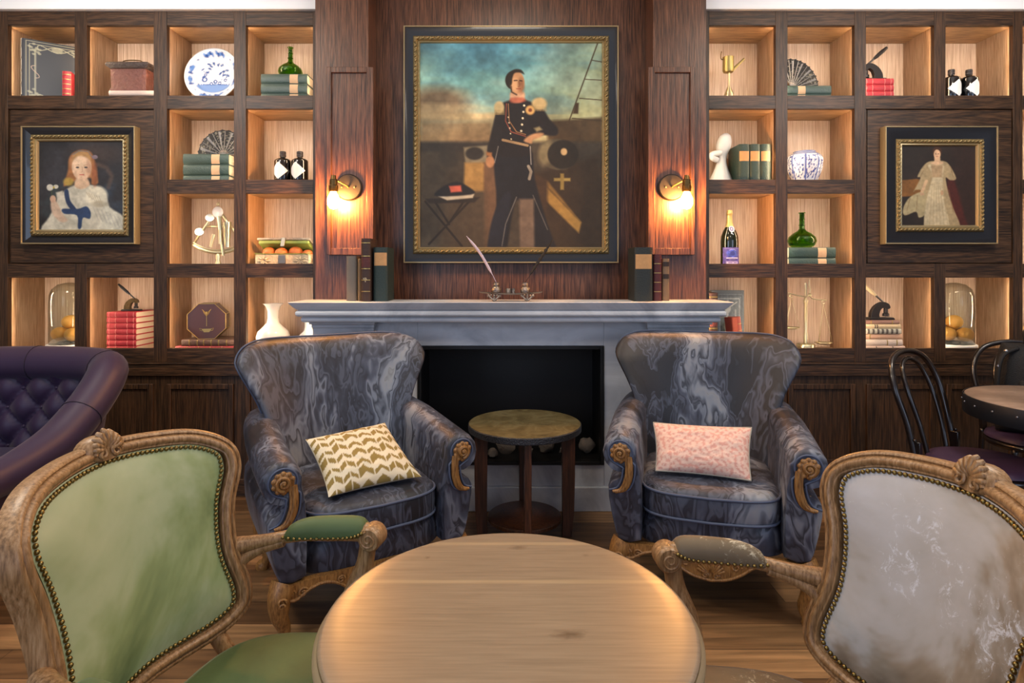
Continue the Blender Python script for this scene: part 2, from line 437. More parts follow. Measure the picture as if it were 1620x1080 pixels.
for s in (-1, 1):
    a, b = sorted((s*.73, s*1.055)); m = F(); m.box(a, b, 3.165, 3.21, 0, .985).box(a-.004, b+.004, 3.158, 3.21, .985, 1.005).box(a-.012, b+.012, 3.14, 3.21, 1.005, 1.026)
    m.build('jamb_block', MARBLE, fp, bevel=.003)
m = F().box(-1.04, 1.04, 3.18, 3.249, 0, .13); m.build('hearth_plinth', MARBLE, fp, bevel=.004)
m = F(); t = .02
m.box(-xo, -xo+t, 3.19, 3.24, zo0, zo1).box(xo-t, xo, 3.19, 3.24, zo0, zo1).box(-xo+t, xo-t, 3.19, 3.24, zo1-t, zo1).box(-xo+t, xo-t, 3.19, 3.24, zo0, zo0+t)
m.build('firebox_trim', BLACK, fp, bevel=.003)
m = F(); m.box(-xo, -xo+.01, 3.24, 3.6, zo0, zo1).box(xo-.01, xo, 3.24, 3.6, zo0, zo1).box(-xo, xo, 3.59, 3.6, zo0, zo1).box(-xo, xo, 3.24, 3.6, zo1-.01, zo1).box(-xo, xo, 3.24, 3.6, zo0, zo0+.006)
m.build('firebox', flat('soot_black_steel', '0b0a0a', .5), fp)
ROCK = flat('pale_ash_stone', '6b6159', .9, bump=.5, bscale=30, var=.3, vscale=12)
for i, (px, rx, rz_, yy) in enumerate([(690, .04, .035, 3.34), (722, .045, .04, 3.36), (757, .05, .03, 3.31), (800, .055, .05, 3.38), (832, .035, .03, 3.31), (865, .05, .052, 3.39), (896, .04, .035, 3.32), (928, .045, .045, 3.38), (779, .03, .025, 3.30)]):
    m = MB(); m.ball((0, 0, 0), 1, 12, 8)
    m.v = [tuple(Vector((v[0]*rx, v[1]*.035, v[2]*rz_))*(1+.3*mnoise.noise(Vector(v)*1.6+Vector((i*7, 0, 0))))) for v in m.v]
    o = m.build('fire_stone', ROCK, loc=(PX(px, yy), yy, zo0+.007+rz_*1.02))
    tag(o, 'pale ash-grey stone lying in the dark firebox', 'stone', 'stones in the firebox')

# ---------------------------------------------------------------- wall sconces
BRASS_D = flat('dark_brass', '6a5330', .35, metal=.9); BRONZE = flat('dark_bronze', '1d1916', .55, metal=.1)
BULB = flat('glowing_bulb', 'ffae5c', .3, emit=520)
BRASS = flat('polished_brass', 'a8955e', .45, metal=.85)
for s, lab in ((-1, 'bare-bulb wall sconce with round dark plate, left of the big painting'), (1, 'bare-bulb wall sconce with round dark plate, right of the big painting')):
    xc = PX(551, 3.2) if s < 0 else PX(1063, 3.2); zc = PZ(296, 3.2)
    r = thing('wall_sconce', lab, 'lamp', (xc, 3.217, zc))
    Rm = Matrix.Rotation(PI/2, 4, 'X')
    MB().lathe([(0, 0), (.072, 0), (.072, .012), (.066, .018), (0, .018)], n=40, M=Rm).build('back_plate', BRONZE, r)
    for q in (-1, 1): MB().ball((q*.035, -.02, 0), .005).build('screw', BRASS, r)
    ex = s*.055                      # arm swings outward, away from the painting
    m = MB().tube([(0, -.018, 0), (0, -.04, .004), (ex*.6, -.075, .022), (ex, -.10, .034)], .005, 8); m.build('arm', BRASS, r)
    m = MB().lathe([(0, .05), (.012, .05), (.014, .04), (.016, .03), (.021, .026), (.021, .0), (.024, -.004), (.024, -.03), (.02, -.036), (0, -.036)], (ex, -.10, 0), 20)
    m.ball((ex, -.1, .04), .014); m.build('socket', BRASS_D, r)
    m = MB().lathe([(0, -.034), (.014, -.036), (.018, -.045), (.028, -.065), (.032, -.085), (.029, -.105), (.018, -.122), (0, -.127)], (ex, -.10, 0), 20)
    m.build('bulb', BULB, r)
# ---------------------------------------------------------------- furniture materials
def swirl_fabric():
    m, nt, b = new_mat('marbled_velvet'); L = nt.links.new
    g = N(nt, 'ShaderNodeNewGeometry'); mp = N(nt, 'ShaderNodeMapping'); mp.inputs['Scale'].default_value = (2.5, 2.5, .95)
    L(g.outputs['Position'], mp.inputs[0])
    n0 = N(nt, 'ShaderNodeTexNoise', i_Scale=1.0, i_Detail=4.0, i_Roughness=.55); L(mp.outputs[0], n0.inputs['Vector'])
    av = N(nt, 'ShaderNodeVectorMath', operation='MULTIPLY_ADD'); av.inputs[1].default_value = (1.7, 1.7, 2.2)
    L(n0.outputs['Color'], av.inputs[0]); L(mp.outputs[0], av.inputs[2])
    n = N(nt, 'ShaderNodeTexNoise', i_Scale=1.5, i_Detail=4.0, i_Roughness=.5, i_Distortion=.6); L(av.outputs[0], n.inputs['Vector'])
    r = ramp(nt, [(.26, '101118'), (.40, '1e202a'), (.432, '4c5264'), (.444, '20222c'), (.475, '343846'), (.50, '626a7e'), (.512, '2a2d3a'), (.55, '474d5e'), (.585, '7c8494'), (.60, '3e4352'), (.64, '757c8a'), (.70, '989ca2')])
    L(n.outputs['Fac'], r.inputs[0])
    # fine contour threads
    k = N(nt, 'ShaderNodeMath', operation='MULTIPLY'); k.inputs[1].default_value = 20.0; L(n.outputs['Fac'], k.inputs[0])
    fr = N(nt, 'ShaderNodeMath', operation='PINGPONG'); fr.inputs[1].default_value = 1.0; L(k.outputs[0], fr.inputs[0])
    r2 = ramp(nt, [(0, '9a9a9a'), (.25, 'e0e0e0'), (1, 'ffffff')]); L(fr.outputs[0], r2.inputs[0])
    mx = N(nt, 'ShaderNodeMixRGB', blend_type='MULTIPLY'); mx.inputs[0].default_value = .7; L(r.outputs[0], mx.inputs[1]); L(r2.outputs[0], mx.inputs[2])
    L(mx.outputs[0], b.inputs['Base Color'])
    b.inputs['Roughness'].default_value = .5; b.inputs['Sheen Weight'].default_value = .08; b.inputs['Sheen Roughness'].default_value = .35
    b.inputs['Sheen Tint'].default_value = (.65, .75, 1, 1)
    return m
SWIRL = swirl_fabric()
PIPE = flat('blue_grey_piping', '4a556e', .6)
CARVED = wood('carved_pale_beech', '6a4c2c', '957048', 'b49068', 'Z', rough=.42, scale=2.2, coat=.2, stretch=10, bump=.12, ring=.02)
GOLDW = wood('carved_golden_oak', '5e3c1c', '8a6234', 'a87c46', 'Z', rough=.45, scale=2.0, coat=.1, stretch=6, bump=.15, ring=.02)
NAIL = flat('antique_nail_brass', '8c7848', .3, metal=1)
def velvet(name, cols, sc=2.2, sheen=.6, tint=(1, 1, 1), glit=None):
    m, nt, b = new_mat(name); L = nt.links.new
    tc = N(nt, 'ShaderNodeTexCoord')
    n = N(nt, 'ShaderNodeTexNoise', i_Scale=sc, i_Detail=5.0, i_Roughness=.62, i_Distortion=.5); L(tc.outputs['Object'], n.inputs['Vector'])
    r = ramp(nt, cols); L(n.outputs['Fac'], r.inputs[0]); out = r.outputs[0]
    if glit:
        n2 = N(nt, 'ShaderNodeTexNoise', i_Scale=34.0, i_Detail=8.0, i_Roughness=.8, i_Distortion=1.0); L(tc.outputs['Object'], n2.inputs['Vector'])
        n3 = N(nt, 'ShaderNodeTexNoise', i_Scale=4.5, i_Detail=3.0); L(tc.outputs['Object'], n3.inputs['Vector'])
        ml = N(nt, 'ShaderNodeMath', operation='MULTIPLY'); L(n2.outputs['Fac'], ml.inputs[0]); L(n3.outputs['Fac'], ml.inputs[1])
        r2 = ramp(nt, [(.315, '000000'), (.37, 'ffffff')]); L(ml.outputs[0], r2.inputs[0])
        mx = N(nt, 'ShaderNodeMixRGB'); mx.inputs[2].default_value = (*lin(glit), 1); L(r2.outputs[0], mx.inputs[0]); L(out, mx.inputs[1]); out = mx.outputs[0]
    L(out, b.inputs['Base Color'])
    b.inputs['Roughness'].default_value = .6; b.inputs['Sheen Weight'].default_value = sheen; b.inputs['Sheen Roughness'].default_value = .3
    b.inputs['Sheen Tint'].default_value = (*tint, 1)
    n4 = N(nt, 'ShaderNodeTexNoise', i_Scale=9.0, i_Detail=4.0); L(tc.outputs['Object'], n4.inputs['Vector'])
    bp = N(nt, 'ShaderNodeBump', i_Strength=.25, i_Distance=.01); L(n4.outputs['Fac'], bp.inputs['Height']); L(bp.outputs[0], b.inputs['Normal'])
    return m
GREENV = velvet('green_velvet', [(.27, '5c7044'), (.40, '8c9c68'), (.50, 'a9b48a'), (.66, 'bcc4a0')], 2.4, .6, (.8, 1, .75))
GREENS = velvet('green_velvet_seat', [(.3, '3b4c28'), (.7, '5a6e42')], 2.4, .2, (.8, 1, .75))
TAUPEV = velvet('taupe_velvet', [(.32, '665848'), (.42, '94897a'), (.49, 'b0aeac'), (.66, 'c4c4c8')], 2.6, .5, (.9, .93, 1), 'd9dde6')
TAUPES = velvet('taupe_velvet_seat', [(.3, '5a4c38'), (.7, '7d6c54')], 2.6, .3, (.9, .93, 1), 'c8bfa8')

# ---------------------------------------------------------------- carved oval-back armchairs
BW = [(0, 0), (.13, .0), (.2, .03), (.222, .09), (.212, .2), (.222, .3), (.245, .39), (.235, .455), (.18, .5), (.09, .518), (0, .525)]
def louis_chair(label, loc, rz, fab, fabs, sag=.079, lean=.234, zb=.495, su=1.033, sv=.885):
    root = thing('armchair', label, 'armchair', loc, rz)
    half = [(p.x*su, p.y*sv) for p in catmull([(a, b, 0) for a, b in BW], 8)]
    out = half+[(-a, b) for a, b in half[-2:0:-1]]
    tl = math.tan(lean); wt = .525*sv
    def base(u, w): return Vector((sag*(u/.23)**2-w*tl, u, zb+w))
    def nrm(u, w): return Vector((1, -2*sag*u/.23**2, tl)).normalized()
    def M3(u, w, off=0): return base(u, w)+nrm(u, w)*off
    n = len(out)
    def normals(o):
        r = []
        for i in range(len(o)):
            tx, ty = o[(i+1) % len(o)][0]-o[i-1][0], o[(i+1) % len(o)][1]-o[i-1][1]; L = math.hypot(tx, ty)+1e-9
            r.append((ty/L, -tx/L))
        return r
    nn = normals(out)
    path = [M3(u, w) for u, w in out]; fr = []
    for (u, w), (a, b) in zip(out, nn):
        e = .001; U = (M3(u+a*e, w+b*e)-M3(u, w)).normalized(); fr.append((U, nrm(u, w)))
    prof = [(0, -.036), (.001, -.02), (-.001, -.009), (-.004, -.003), (-.008, -.002), (-.011, -.005), (-.014, .001), (-.019, .005), (-.025, .004), (-.029, -.001), (-.032, -.001), (-.036, -.006), (-.036, -.036)]
    MB().sweep(path, prof, fr).build('back_frame', CARVED, root, sharp=50)
    ins = [(u-a*.034, w-b*.034) for (u, w), (a, b) in zip(out, nn)]
    cu, cw = 0, wt*.5
    m = MB()
    for off0, bul, fl in ((-.004, .022, 0), (-.034, -.008, 1)):
        rings = []
        for k in range(13):
            s = (1-k/12.0); s = 1-(1-s)**1.0
            rings.append([M3(cu+(u-cu)*s, cw+(w-cw)*s, off0+bul*(1-s**4)+.001) for u, w in ins] if s > 0 else [M3(cu, cw, off0+bul) for _ in ins])
        m.loft(rings, cap=False)
    m.build('back_cushion', fab, root, weld=1e-5, sharp=60)
    # nail trim, evenly spaced on the inner edge
    nl = [(u-a*.0395, w-b*.0395) for (u, w), (a, b) in zip(out, nn)]
    m = MB(); acc = 0; 
    pts = [M3(u, w, .001) for u, w in nl]; pn = [nrm(u, w) for u, w in nl]
    for i in range(n):
        a, b = pts[i], pts[(i+1) % n]; L = (b-a).length; d = acc
        while d < L:
            m.ball(a.lerp(b, d/L), .0047, 8, 5); d += .0102
        acc = d-L
    m.build('nailhead_trim', NAIL, root, sharp=None)
    # crest shell
    m = MB(); c = M3(0, wt-.018, .002); F_ = nrm(0, wt)
    Uu = Vector((0, 1, 0)); Wu = F_.cross(Uu); Wu = -Wu if Wu.z < 0 else Wu
    for k in range(9):
        a = lerp(-1.35, 1.35, k/8); d = Uu*math.sin(a)+Wu*math.cos(a); ln = .042-.010*abs(a)/1.35
        path_ = [c+d*.006, c+d*ln*.5+F_*.007, c+d*ln*.85+F_*.004, c+d*ln-F_*.003]
        m.tube(path_, [.0025, .0048, .0068, .004], 8)
    for s in (-1, 1):
        sp = []
        for k in range(16):
            a = k/15*2.6*PI; rr = .013*(1-k/18); sp.append(c+Uu*(s*(.016+rr*math.cos(a)))+Wu*(-.004+rr*math.sin(a))+F_*(.004+k*.0002))
        m.tube(sp, .0038, 6)
    blob = [c+Uu*(.043*math.cos(a))+Wu*(.006+.028*math.sin(a)) for a in [2*PI*k/24 for k in range(24)]]
    m.loft([[p-F_*.034 for p in blob], [p-F_*.002 for p in blob], [c+(p-c)*.85+F_*.003 for p in blob]])
    m.build('carved_crest', CARVED, root, sharp=50)
    for s in (-1, 1):
        # arm: from the stile forward and outward, ending in a scroll, with a post down to the seat rail
        st = M3(s*.226*su/1.033, .2, -.018)
        z0 = .687
        pth = catmull([M3(s*.218, .17, -.022), (st.x+.035, s*(abs(st.y)+.008), z0-.022), (st.x+.09, s*.262, z0-.014), (.17, s*.286, z0-.004), (.24, s*.303, z0-.002), (.292, s*.312, z0-.004), (.318, s*.315, z0-.014)], 5)
        L = len(pth); rad = [lerp(.020, .0145, sstep(0, .3, k/(L-1)))+.008*sstep(.35, .6, k/(L-1)) for k in range(L)]
        m = MB().tube(pth, rad, 12)
        pth2 = catmull([M3(s*.216, .09, -.02), M3(s*.219, .135, -.016), (st.x+.05, s*(abs(st.y)+.012), z0-.036), (st.x+.1, s*.262, z0-.022)], 5)
        m.tube(pth2, [lerp(.017, .011, k/(len(pth2)-1)) for k in range(len(pth2))], 10)
        # scroll block
        cs = Vector((.312, s*.314, z0-.013))
        m.lathe([(0, -.025), (.024, -.025), (.028, -.02), (.028, .02), (.024, .025), (0, .025)], cs, 24, M=Matrix.Rotation(PI/2, 4, 'X'))
        for side in (-1, 1):
            sp = []
            for k in range(22):
                a = k/21*3.4*PI+PI*.6; rr = .021*(1-k/25); sp.append(cs+Vector((rr*math.cos(a), side*.0255, rr*math.sin(a))))
            m.tube(sp, .0028, 6)
        m.build('arm', CARVED, root, sharp=50)
        post = catmull([(.300, s*.314, z0-.03), (.292, s*.313, z0-.08), (.268, s*.300, .54), (.262, s*.283, .47), (.27, s*.275, .41)], 5)
        m = MB().tube(post, [lerp(.019, .026, k/(len(post)-1)) for k in range(len(post))], 12, flatx=.9)
        m.build('arm_post', CARVED, root, sharp=50)
        # pad
        m = MB(); rings = []; nk = 16
        for k in range(nk+1):
            t = k/nk; e = (1-abs(2*t-1)**5)**.5; i = lerp(.36, .88, t)*(L-1); a, b = pth[int(i)], pth[min(L-1, int(i)+1)]; c = a.lerp(b, i-int(i))
            rings.append([c+Vector((0, math.cos(q)*.029*max(.3, e), .004+(max(math.sin(q), -.35))*.031*max(.1, e))) for q in [2*PI*j/18 for j in range(18)]])
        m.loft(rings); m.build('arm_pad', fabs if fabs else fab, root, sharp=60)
        for side in (-1, 1):
            m = MB()
            for k in range(17):
                t = k/16; i = lerp(.385, .855, t)*(L-1); a, b = pth[int(i)], pth[min(L-1, int(i)+1)]; c = a.lerp(b, i-int(i))
                e = abs(2*t-1)**3
                m.ball(c+Vector((0, side*lerp(.0285, .027, e), lerp(-.007, .008, e))), .0042, 8, 5)
            m.build('arm_nailhead_trim', NAIL, root, sharp=None)
    # seat
    def sq(t, x0, x1, wb, wf):
        a = 2*PI*t; c, q = math.cos(a), math.sin(a); p = .55
        X = (abs(c)**p)*(1 if c > 0 else -1); Y = (abs(q)**p)*(1 if q > 0 else -1)
        x = lerp(x0, x1, (X+1)/2); return x, Y*lerp(wb, wf, (X+1)/2)
    def seat_ring(sc, z, n=48):
        r = []
        for k in range(n):
            x, y = sq(k/n, .035, .49, .215, .285); r.append(Vector((.26+(x-.26)*sc, y*sc, z)))
        return r
    m = MB().loft([seat_ring(.97, .425), seat_ring(1.0, .44), seat_ring(.995, .465), seat_ring(.96, .485), seat_ring(.85, .500), seat_ring(.6, .509), seat_ring(.3, .512), seat_ring(.02, .513)])
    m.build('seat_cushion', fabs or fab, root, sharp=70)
    m = MB().loft([seat_ring(.96, .345), seat_ring(.99, .35), seat_ring(1.01, .375), seat_ring(1.0, .40), seat_ring(1.02, .424)])
    m.build('seat_rail', CARVED, root, sharp=50)
    for x, y in ((.06, -.19), (.06, .19), (.43, -.24), (.43, .24)):
        sx = .03 if x > .2 else -.03; sy = math.copysign(.025, y)
        lp = catmull([(x, y, .42), (x+sx, y+sy, .36), (x+sx*.9, y+sy*.9, .27), (x+sx*.1, y, .14), (x+sx*.3, y+sy*.3, .05), (x+sx*.9, y+sy*.9, .0)], 4)
        MB().tube(lp, [lerp(.03, .016, sstep(0, .75, k/(len(lp)-1))) + (.006 if k > len(lp)-4 else 0) for k in range(len(lp))], 10).build('leg', CARVED, root, sharp=50)
    # stiles that carry the back down to the rail
    for s in (-1, 1):
        MB().tube([M3(s*.15, .012, -.02), (.05, s*.17, .44), (.055, s*.175, .38)], [.017, .019, .02], 10).build('back_post', CARVED, root, sharp=50)
    return root
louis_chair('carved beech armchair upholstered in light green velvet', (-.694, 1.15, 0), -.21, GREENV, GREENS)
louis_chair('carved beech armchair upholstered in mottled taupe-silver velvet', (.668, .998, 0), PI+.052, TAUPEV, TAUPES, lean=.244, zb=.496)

# ---------------------------------------------------------------- marbled wing chairs
def wing_chair(label, loc, rz):
    root = thing('wing_chair', label, 'armchair', loc, rz, 'marbled wing chairs')
    hwz = [(.38, .26), (.52, .275), (.64, .30), (.74, .335), (.84, .385), (.92, .42), (.96, .425), (1.0, .425)]
    def hw(z):
        for (a, b), (c, d) in zip(hwz[:-1], hwz[1:]):
            if z <= c: return lerp(b, d, sstep(a, c, z) if 0 else (z-a)/(c-a))
        return hwz[-1][1]
    def mid(u, v):
        z = lerp(.38, .985, (v+1)/2); au = abs(u)
        x = u*hw(z)
        if v > .55: 
            t = (v-.55)/.45; x *= (1-.10*t**3*au)
        z += (-.035*au**7+.012*au**2)*sstep(.3, 1, v)
        y = .17+(z-.4)*.24-.15*au**2.6*(1-.25*sstep(.6, 1, v))
        return Vector((x, y, z))
    def th(u, v): return .062*((1-abs(u)**10)**.5)*((1-abs(v)**10)**.5)
    m = pillow(lambda u, v: mid(u, v)+Vector((u*.03, -1, -.1))*th(u, v), lambda u, v: mid(u, v)+Vector((-u*.0, 1, .1))*th(u, v)*1.1, 36, 36)
    m.build('backrest', SWIRL, root, weld=1e-5, sharp=80)
    ed = [mid(1, v/20) for v in range(-20, 21)]; top = [mid(u/20, 1) for u in range(19, -20, -1)]; e2 = [mid(-1, v/20) for v in range(20, -21, -1)]
    MB().tube([p+Vector((0, .05, 0))for p in ed+top+e2], .0045, 6).build('back_piping', PIPE, root, sharp=None)
    for s in (-1, 1):
        rc, rr = (.338, .578), .070
        def sec(sc, dz, dx, grow=0):
            pts = [(.258, .235), (.255, .33), (.256, .42), (.26, .50), (.272, .56)]
            for k in range(11):
                a = math.radians(lerp(160, -110, k/10)); pts.append((rc[0]+rr*math.cos(a), rc[1]+rr*math.sin(a)))
            pts += [(.322, .495), (.345, .478), (.372, .463), (.386, .44), (.384, .40), (.372, .33), (.356, .26), (.34, .225), (.30, .222)]
            cx_, cz_ = .32, .44
            return [((cx_+(a-cx_)*sc)+dx*sstep(.3, .6, b), cz_+(b-cz_)*sc+dz*sstep(.35, .6, b)) for a, b in pts]
        m = MB(); rings = []
        for y, sc, dz, dx in ((.25, .97, .06, -.03), (.16, 1, .055, -.02), (.0, 1, .04, -.005), (-.18, 1, .018, .0), (-.33, 1.0, .003, .0), (-.375, .995, 0, 0), (-.392, .97, 0, 0), (-.40, .92, 0, 0)):
            rings.append([Vector((s*a, y-.02*(b-.3)*0, b)) for a, b in sec(sc, dz, dx)])
        m.loft(rings); m.build('arm', SWIRL, root, sharp=50)
        # gathered pleats round the roll
        # carved wood facing
        m = MB(); yf = -.402; cx_, cz_ = s*(rc[0]-.002), rc[1]+.0
        m.lathe([(0, 0), (.036, 0), (.036, .008), (.03, .013), (0, .014)], (cx_, yf+.004, cz_), 24, M=Matrix.Rotation(PI/2, 4, 'X'))
        for k in range(8):
            a = PI*.25+k*PI*.21*1.0; a = math.radians(20)+k*math.radians(36)
            m.ball((cx_-s*0+.031*math.cos(a), yf-.004, cz_+.031*math.sin(a)), .0098, 8, 6, (1, .7, 1))
        sp = []
        for k in range(26):
            a = -PI/2+s*0-k/25*3.3*PI*(-s); q = .025*(1-k/30); sp.append(Vector((cx_+q*math.cos(a), yf-.010-.006*k/25, cz_+q*math.sin(a))))
        m.tube(sp, [.0072-.002*k/25 for k in range(26)], 7)
        m.ball((cx_, yf-.014, cz_), .008)
        stem = catmull([(s*(rc[0]-.032), yf-.004, cz_-.012), (s*(rc[0]-.036), yf-.006, cz_-.06), (s*(rc[0]-.030), yf-.006, cz_-.105), (s*(rc[0]-.012), yf-.004, cz_-.14), (s*(rc[0]+.018), yf-.002, cz_-.152)], 6)
        for dx, r in ((-.009, .006), (0, .008), (.009, .006)):
            m.tube([p+Vector((dx, 0, 0)) for p in stem], [r*(1.15-.3*abs(k/(len(stem)-1)-.5)) for k in range(len(stem))], 8)
        m.build('carved_scroll', GOLDW, root, sharp=50)
        ol = [Vector((cx_+.047*math.cos(a), yf+.002, cz_+.047*math.sin(a))) for a in [math.radians(lerp(-60, 215, k/20)*1.0) if s > 0 else math.radians(180-lerp(-60, 215, k/20)) for k in range(21)]]
        tail = [p+Vector((-s*.022, .004, 0)) for p in stem[4:]]; tail2 = [p+Vector((s*.024, .004, .004)) for p in stem[6:]][::-1]
        MB().tube(catmull(tail2+ol+tail, 2), .0042, 6).build('arm_piping', PIPE, root, sharp=None)
    # body under the cushion, cushion, piping
    def foot(sc, z, yb=.22, yf=-.385, hwf=.272, p=.5, n=56, bow=0):
        r = []
        for k in range(n):
            a = 2*PI*k/n; c, q = math.cos(a), math.sin(a)
            X = math.copysign(abs(c)**p, c); Y = math.copysign(abs(q)**p, q)
            y = lerp(yf, yb, (Y+1)/2); y -= bow*(1-X*X)*(1-Y)/2
            r.append(Vector((X*hwf*sc, (y+.08)*sc-.08, z)))
        return r
    m = MB().loft([foot(.98, .222, hwf=.30), foot(1, .23, hwf=.30), foot(1, .30, hwf=.285, bow=.01), foot(.99, .338, bow=.01), foot(.97, .342)]); m.build('seat_base', SWIRL, root, sharp=60)
    cz = dict(hwf=.262, yf=-.385, yb=.15, p=.34, bow=.035)
    m = MB().loft([foot(.95, .336, **cz), foot(.99, .343, **cz), foot(1.0, .36, **cz), foot(1.005, .39, **cz), foot(1.0, .425, **cz), foot(.985, .443, **cz), foot(.93, .458, **cz), foot(.75, .469, **cz), foot(.4, .473, **cz), foot(.02, .474, **cz)])
    m.build('seat_cushion', SWIRL, root, sharp=70)
    m = MB().tube(foot(1.0, .438, **cz), .0055, 6, loop=True); m.tube(foot(1.0, .348, **cz), .0055, 6, loop=True); m.build('cushion_piping', PIPE, root, sharp=None)
    # carved apron
    up = [(-.345, .226), (.345, .226)]
    low = [(.345, .19), (.30, .165), (.25, .19), (.20, .20), (.15, .185), (.11, .155), (.06, .13), (0, .12), (-.06, .13), (-.11, .155), (-.15, .185), (-.20, .20), (-.25, .19), (-.30, .165), (-.345, .19)]
    lw = [(p.x, p.z) for p in catmull([(a, 0, b) for a, b in low], 4)]
    m = MB().prism(up+lw, -.395, -.365)
    for k in range(11):
        a = lerp(-1.25, 1.25, k/10); d = Vector((math.sin(a), 0, math.cos(a))); c = Vector((0, -.397, .148))
        m.tube([c+d*.008, c+d*.03+Vector((0, -.006, 0)), c+d*.052], [.003, .0062, .005], 7)
    for s in (-1, 1):
        for cx_, cz_, q in ((s*.02, .143, .012), (s*.09, .185, .02), (s*.14, .20, .014), (s*.27, .19, .018), (s*.31, .195, .014)):
            sp = [Vector((cx_+q*(1-k/20)*math.cos(s*k*.55), -.398, cz_+q*(1-k/20)*math.sin(k*.55))) for k in range(17)]
            m.tube(sp, .0042, 6)
        m.tube(catmull([(s*.345, -.397, .194), (s*.30, -.398, .17), (s*.25, -.397, .195), (s*.20, -.397, .205), (s*.15, -.397, .19), (s*.11, -.397, .16), (s*.06, -.397, .135), (0, -.397, .125)], 4), .006, 6)
    m.build('carved_apron', GOLDW, root, sharp=50)
    m = MB().box(-.33, -.31, -.37, .25, .19, .222).box(.31, .33, -.37, .25, .19, .222).box(-.31, .31, .23, .25, .19, .222); m.build('seat_frame', GOLDW, root)
    for x, y in ((-.325, -.365), (.325, -.365), (-.28, .235), (.28, .235)):
        sx = math.copysign(.03, x); sy = -.02 if y < 0 else .035
        lp = catmull([(x, y, .222), (x+sx*.6, y+sy*.6, .18), (x+sx*.6, y+sy*.5, .12), (x, y, .06), (x+sx*.5, y+sy*.5, .018), (x+sx*.7, y+sy*.7, .0)], 4); n = len(lp)
        m = MB().tube(lp, [lerp(.046, .02, sstep(0, .7, k/(n-1))) + (.008 if k > n-6 else 0) for k in range(n)], 12)
        if y < 0:
            for q in (.016, .01):
                m.tube([Vector((x+sx*.6+q*(1-k/20)*math.cos(k*.5)*1.0, y+sy-.036+.002*k*.2, .15+q*2-.0+q*(1-k/20)*math.sin(k*.5))) for k in range(16)], .004, 6)
        m.build('leg', GOLDW, root, sharp=50)
    return root
wing_chair('marbled blue-grey wing chair holding the gold chevron cushion', (-.69, 2.52, 0), .55)
wing_chair('marbled blue-grey wing chair holding the pink lumbar cushion', (.863, 2.625, 0), -.276)

def cushion(name, label, cs, thick, mat, colfn, group=None, pinch=.06, trim=None):
    """corners cs: A,B (bottom), C,D (top)"""
    A, B, C, D = [Vector(c) for c in cs]; o = (A+B+C+D)/4
    A, B, C, D = A-o, B-o, C-o, D-o
    nr = (B-A).cross(D-A).normalized()
    if nr.y > 0: nr = -nr
    def mid(u, v):
        uu = u*(1-pinch*(1-v*v)*abs(u)**3); vv = v*(1-pinch*1.3*(1-u*u)*abs(v)**3)
        s, t = (uu+1)/2, (vv+1)/2; return (A*(1-s)+B*s)*(1-t)+(D*(1-s)+C*s)*t
    def wr(u, v): return .004*mnoise.noise(Vector((u*3, v*3, 2)))+.003*mnoise.noise(Vector((u*8, v*8, 5)))
    def th(u, v): return thick*(max(0, 1-abs(u)**2.6)**.62)*(max(0, 1-abs(v)**2.6)**.62)
    nu, nv = 120, 90
    m = pillow(lambda u, v: mid(u, v)+nr*(th(u, v)+wr(u, v)*(1-abs(u)**6)*(1-abs(v)**6)), lambda u, v: mid(u, v)-nr*th(u, v), nu, nv)
    us = [math.sin(PI/2*(2*i/nu-1)) for i in range(nu+1)]; vs = [math.sin(PI/2*(2*j/nv-1)) for j in range(nv+1)]
    cl = [lin(colfn(u, v, 0)) for v in vs for u in us]+[lin(colfn(u, v, 1)) for v in vs for u in us]
    ob = m.build(name, mat, None, loc=o, cols=np.array(cl), sharp=None)
    if trim:
        rim = [mid(u/12, -1) for u in range(-12, 12)]+[mid(1, v/12) for v in range(-12, 12)]+[mid(-u/12, 1) for u in range(-12, 12)]+[mid(-1, -v/12) for v in range(-12, 12)]
        MB().tube(rim, .0035, 6, loop=True).build('piping', trim, ob, sharp=None)
    return tag(ob, label, 'cushion', group)
CLOTH = vcol('woven_cloth', .85, bump=.5, bscale=500)
def chev(u, v, b):
    # stacked rows of arrow pairs, each column offset
    cream, gold = (228, 218, 192), (146, 124, 66)
    if b: return cream
    x = (u+1)*3.0; y = (v+1)*3.4; c = math.floor(x); fx = x-c
    h = .42*abs(fx-.5)*2
    q = y+h*1.15*1.0; r = math.floor(q); f = q-r
    wd = (.55 if (r+c) % 2 else .38)
    left = fx < .5
    if (r*3+c*5) % 4 == 1 and left: wd = .75
    if abs(fx-.5) < .03 or fx < .03 or fx > .97: return cream
    return gold if f < wd else cream
cushion('chevron_cushion', 'cream cushion with gold chevrons on the wing chair seat', [(-.650, 2.12, .485), (-.350, 2.33, .485), (-.545, 2.57, .635), (-.800, 2.315, .635)], .055, CLOTH, chev)
def pink(u, v, b):
    if b: return (206, 200, 190)
    n = mnoise.noise(Vector((u*14, v*8, 0)))+.5*mnoise.noise(Vector((u*30, v*18, 3)))
    t = sstep(-.05, .25, n); return tuple(lerp(a, c, t) for a, c in zip((236, 200, 184), (222, 164, 150)))
cushion('lumbar_cushion', 'pink lumbar cushion with grey piping on the wing chair seat', [(.585, 2.40, .485), (.930, 2.30, .480), (.985, 2.43, .650), (.612, 2.55, .64)], .05, CLOTH, pink, pinch=.05, trim=flat('grey_piping', 'a39d92', .8))

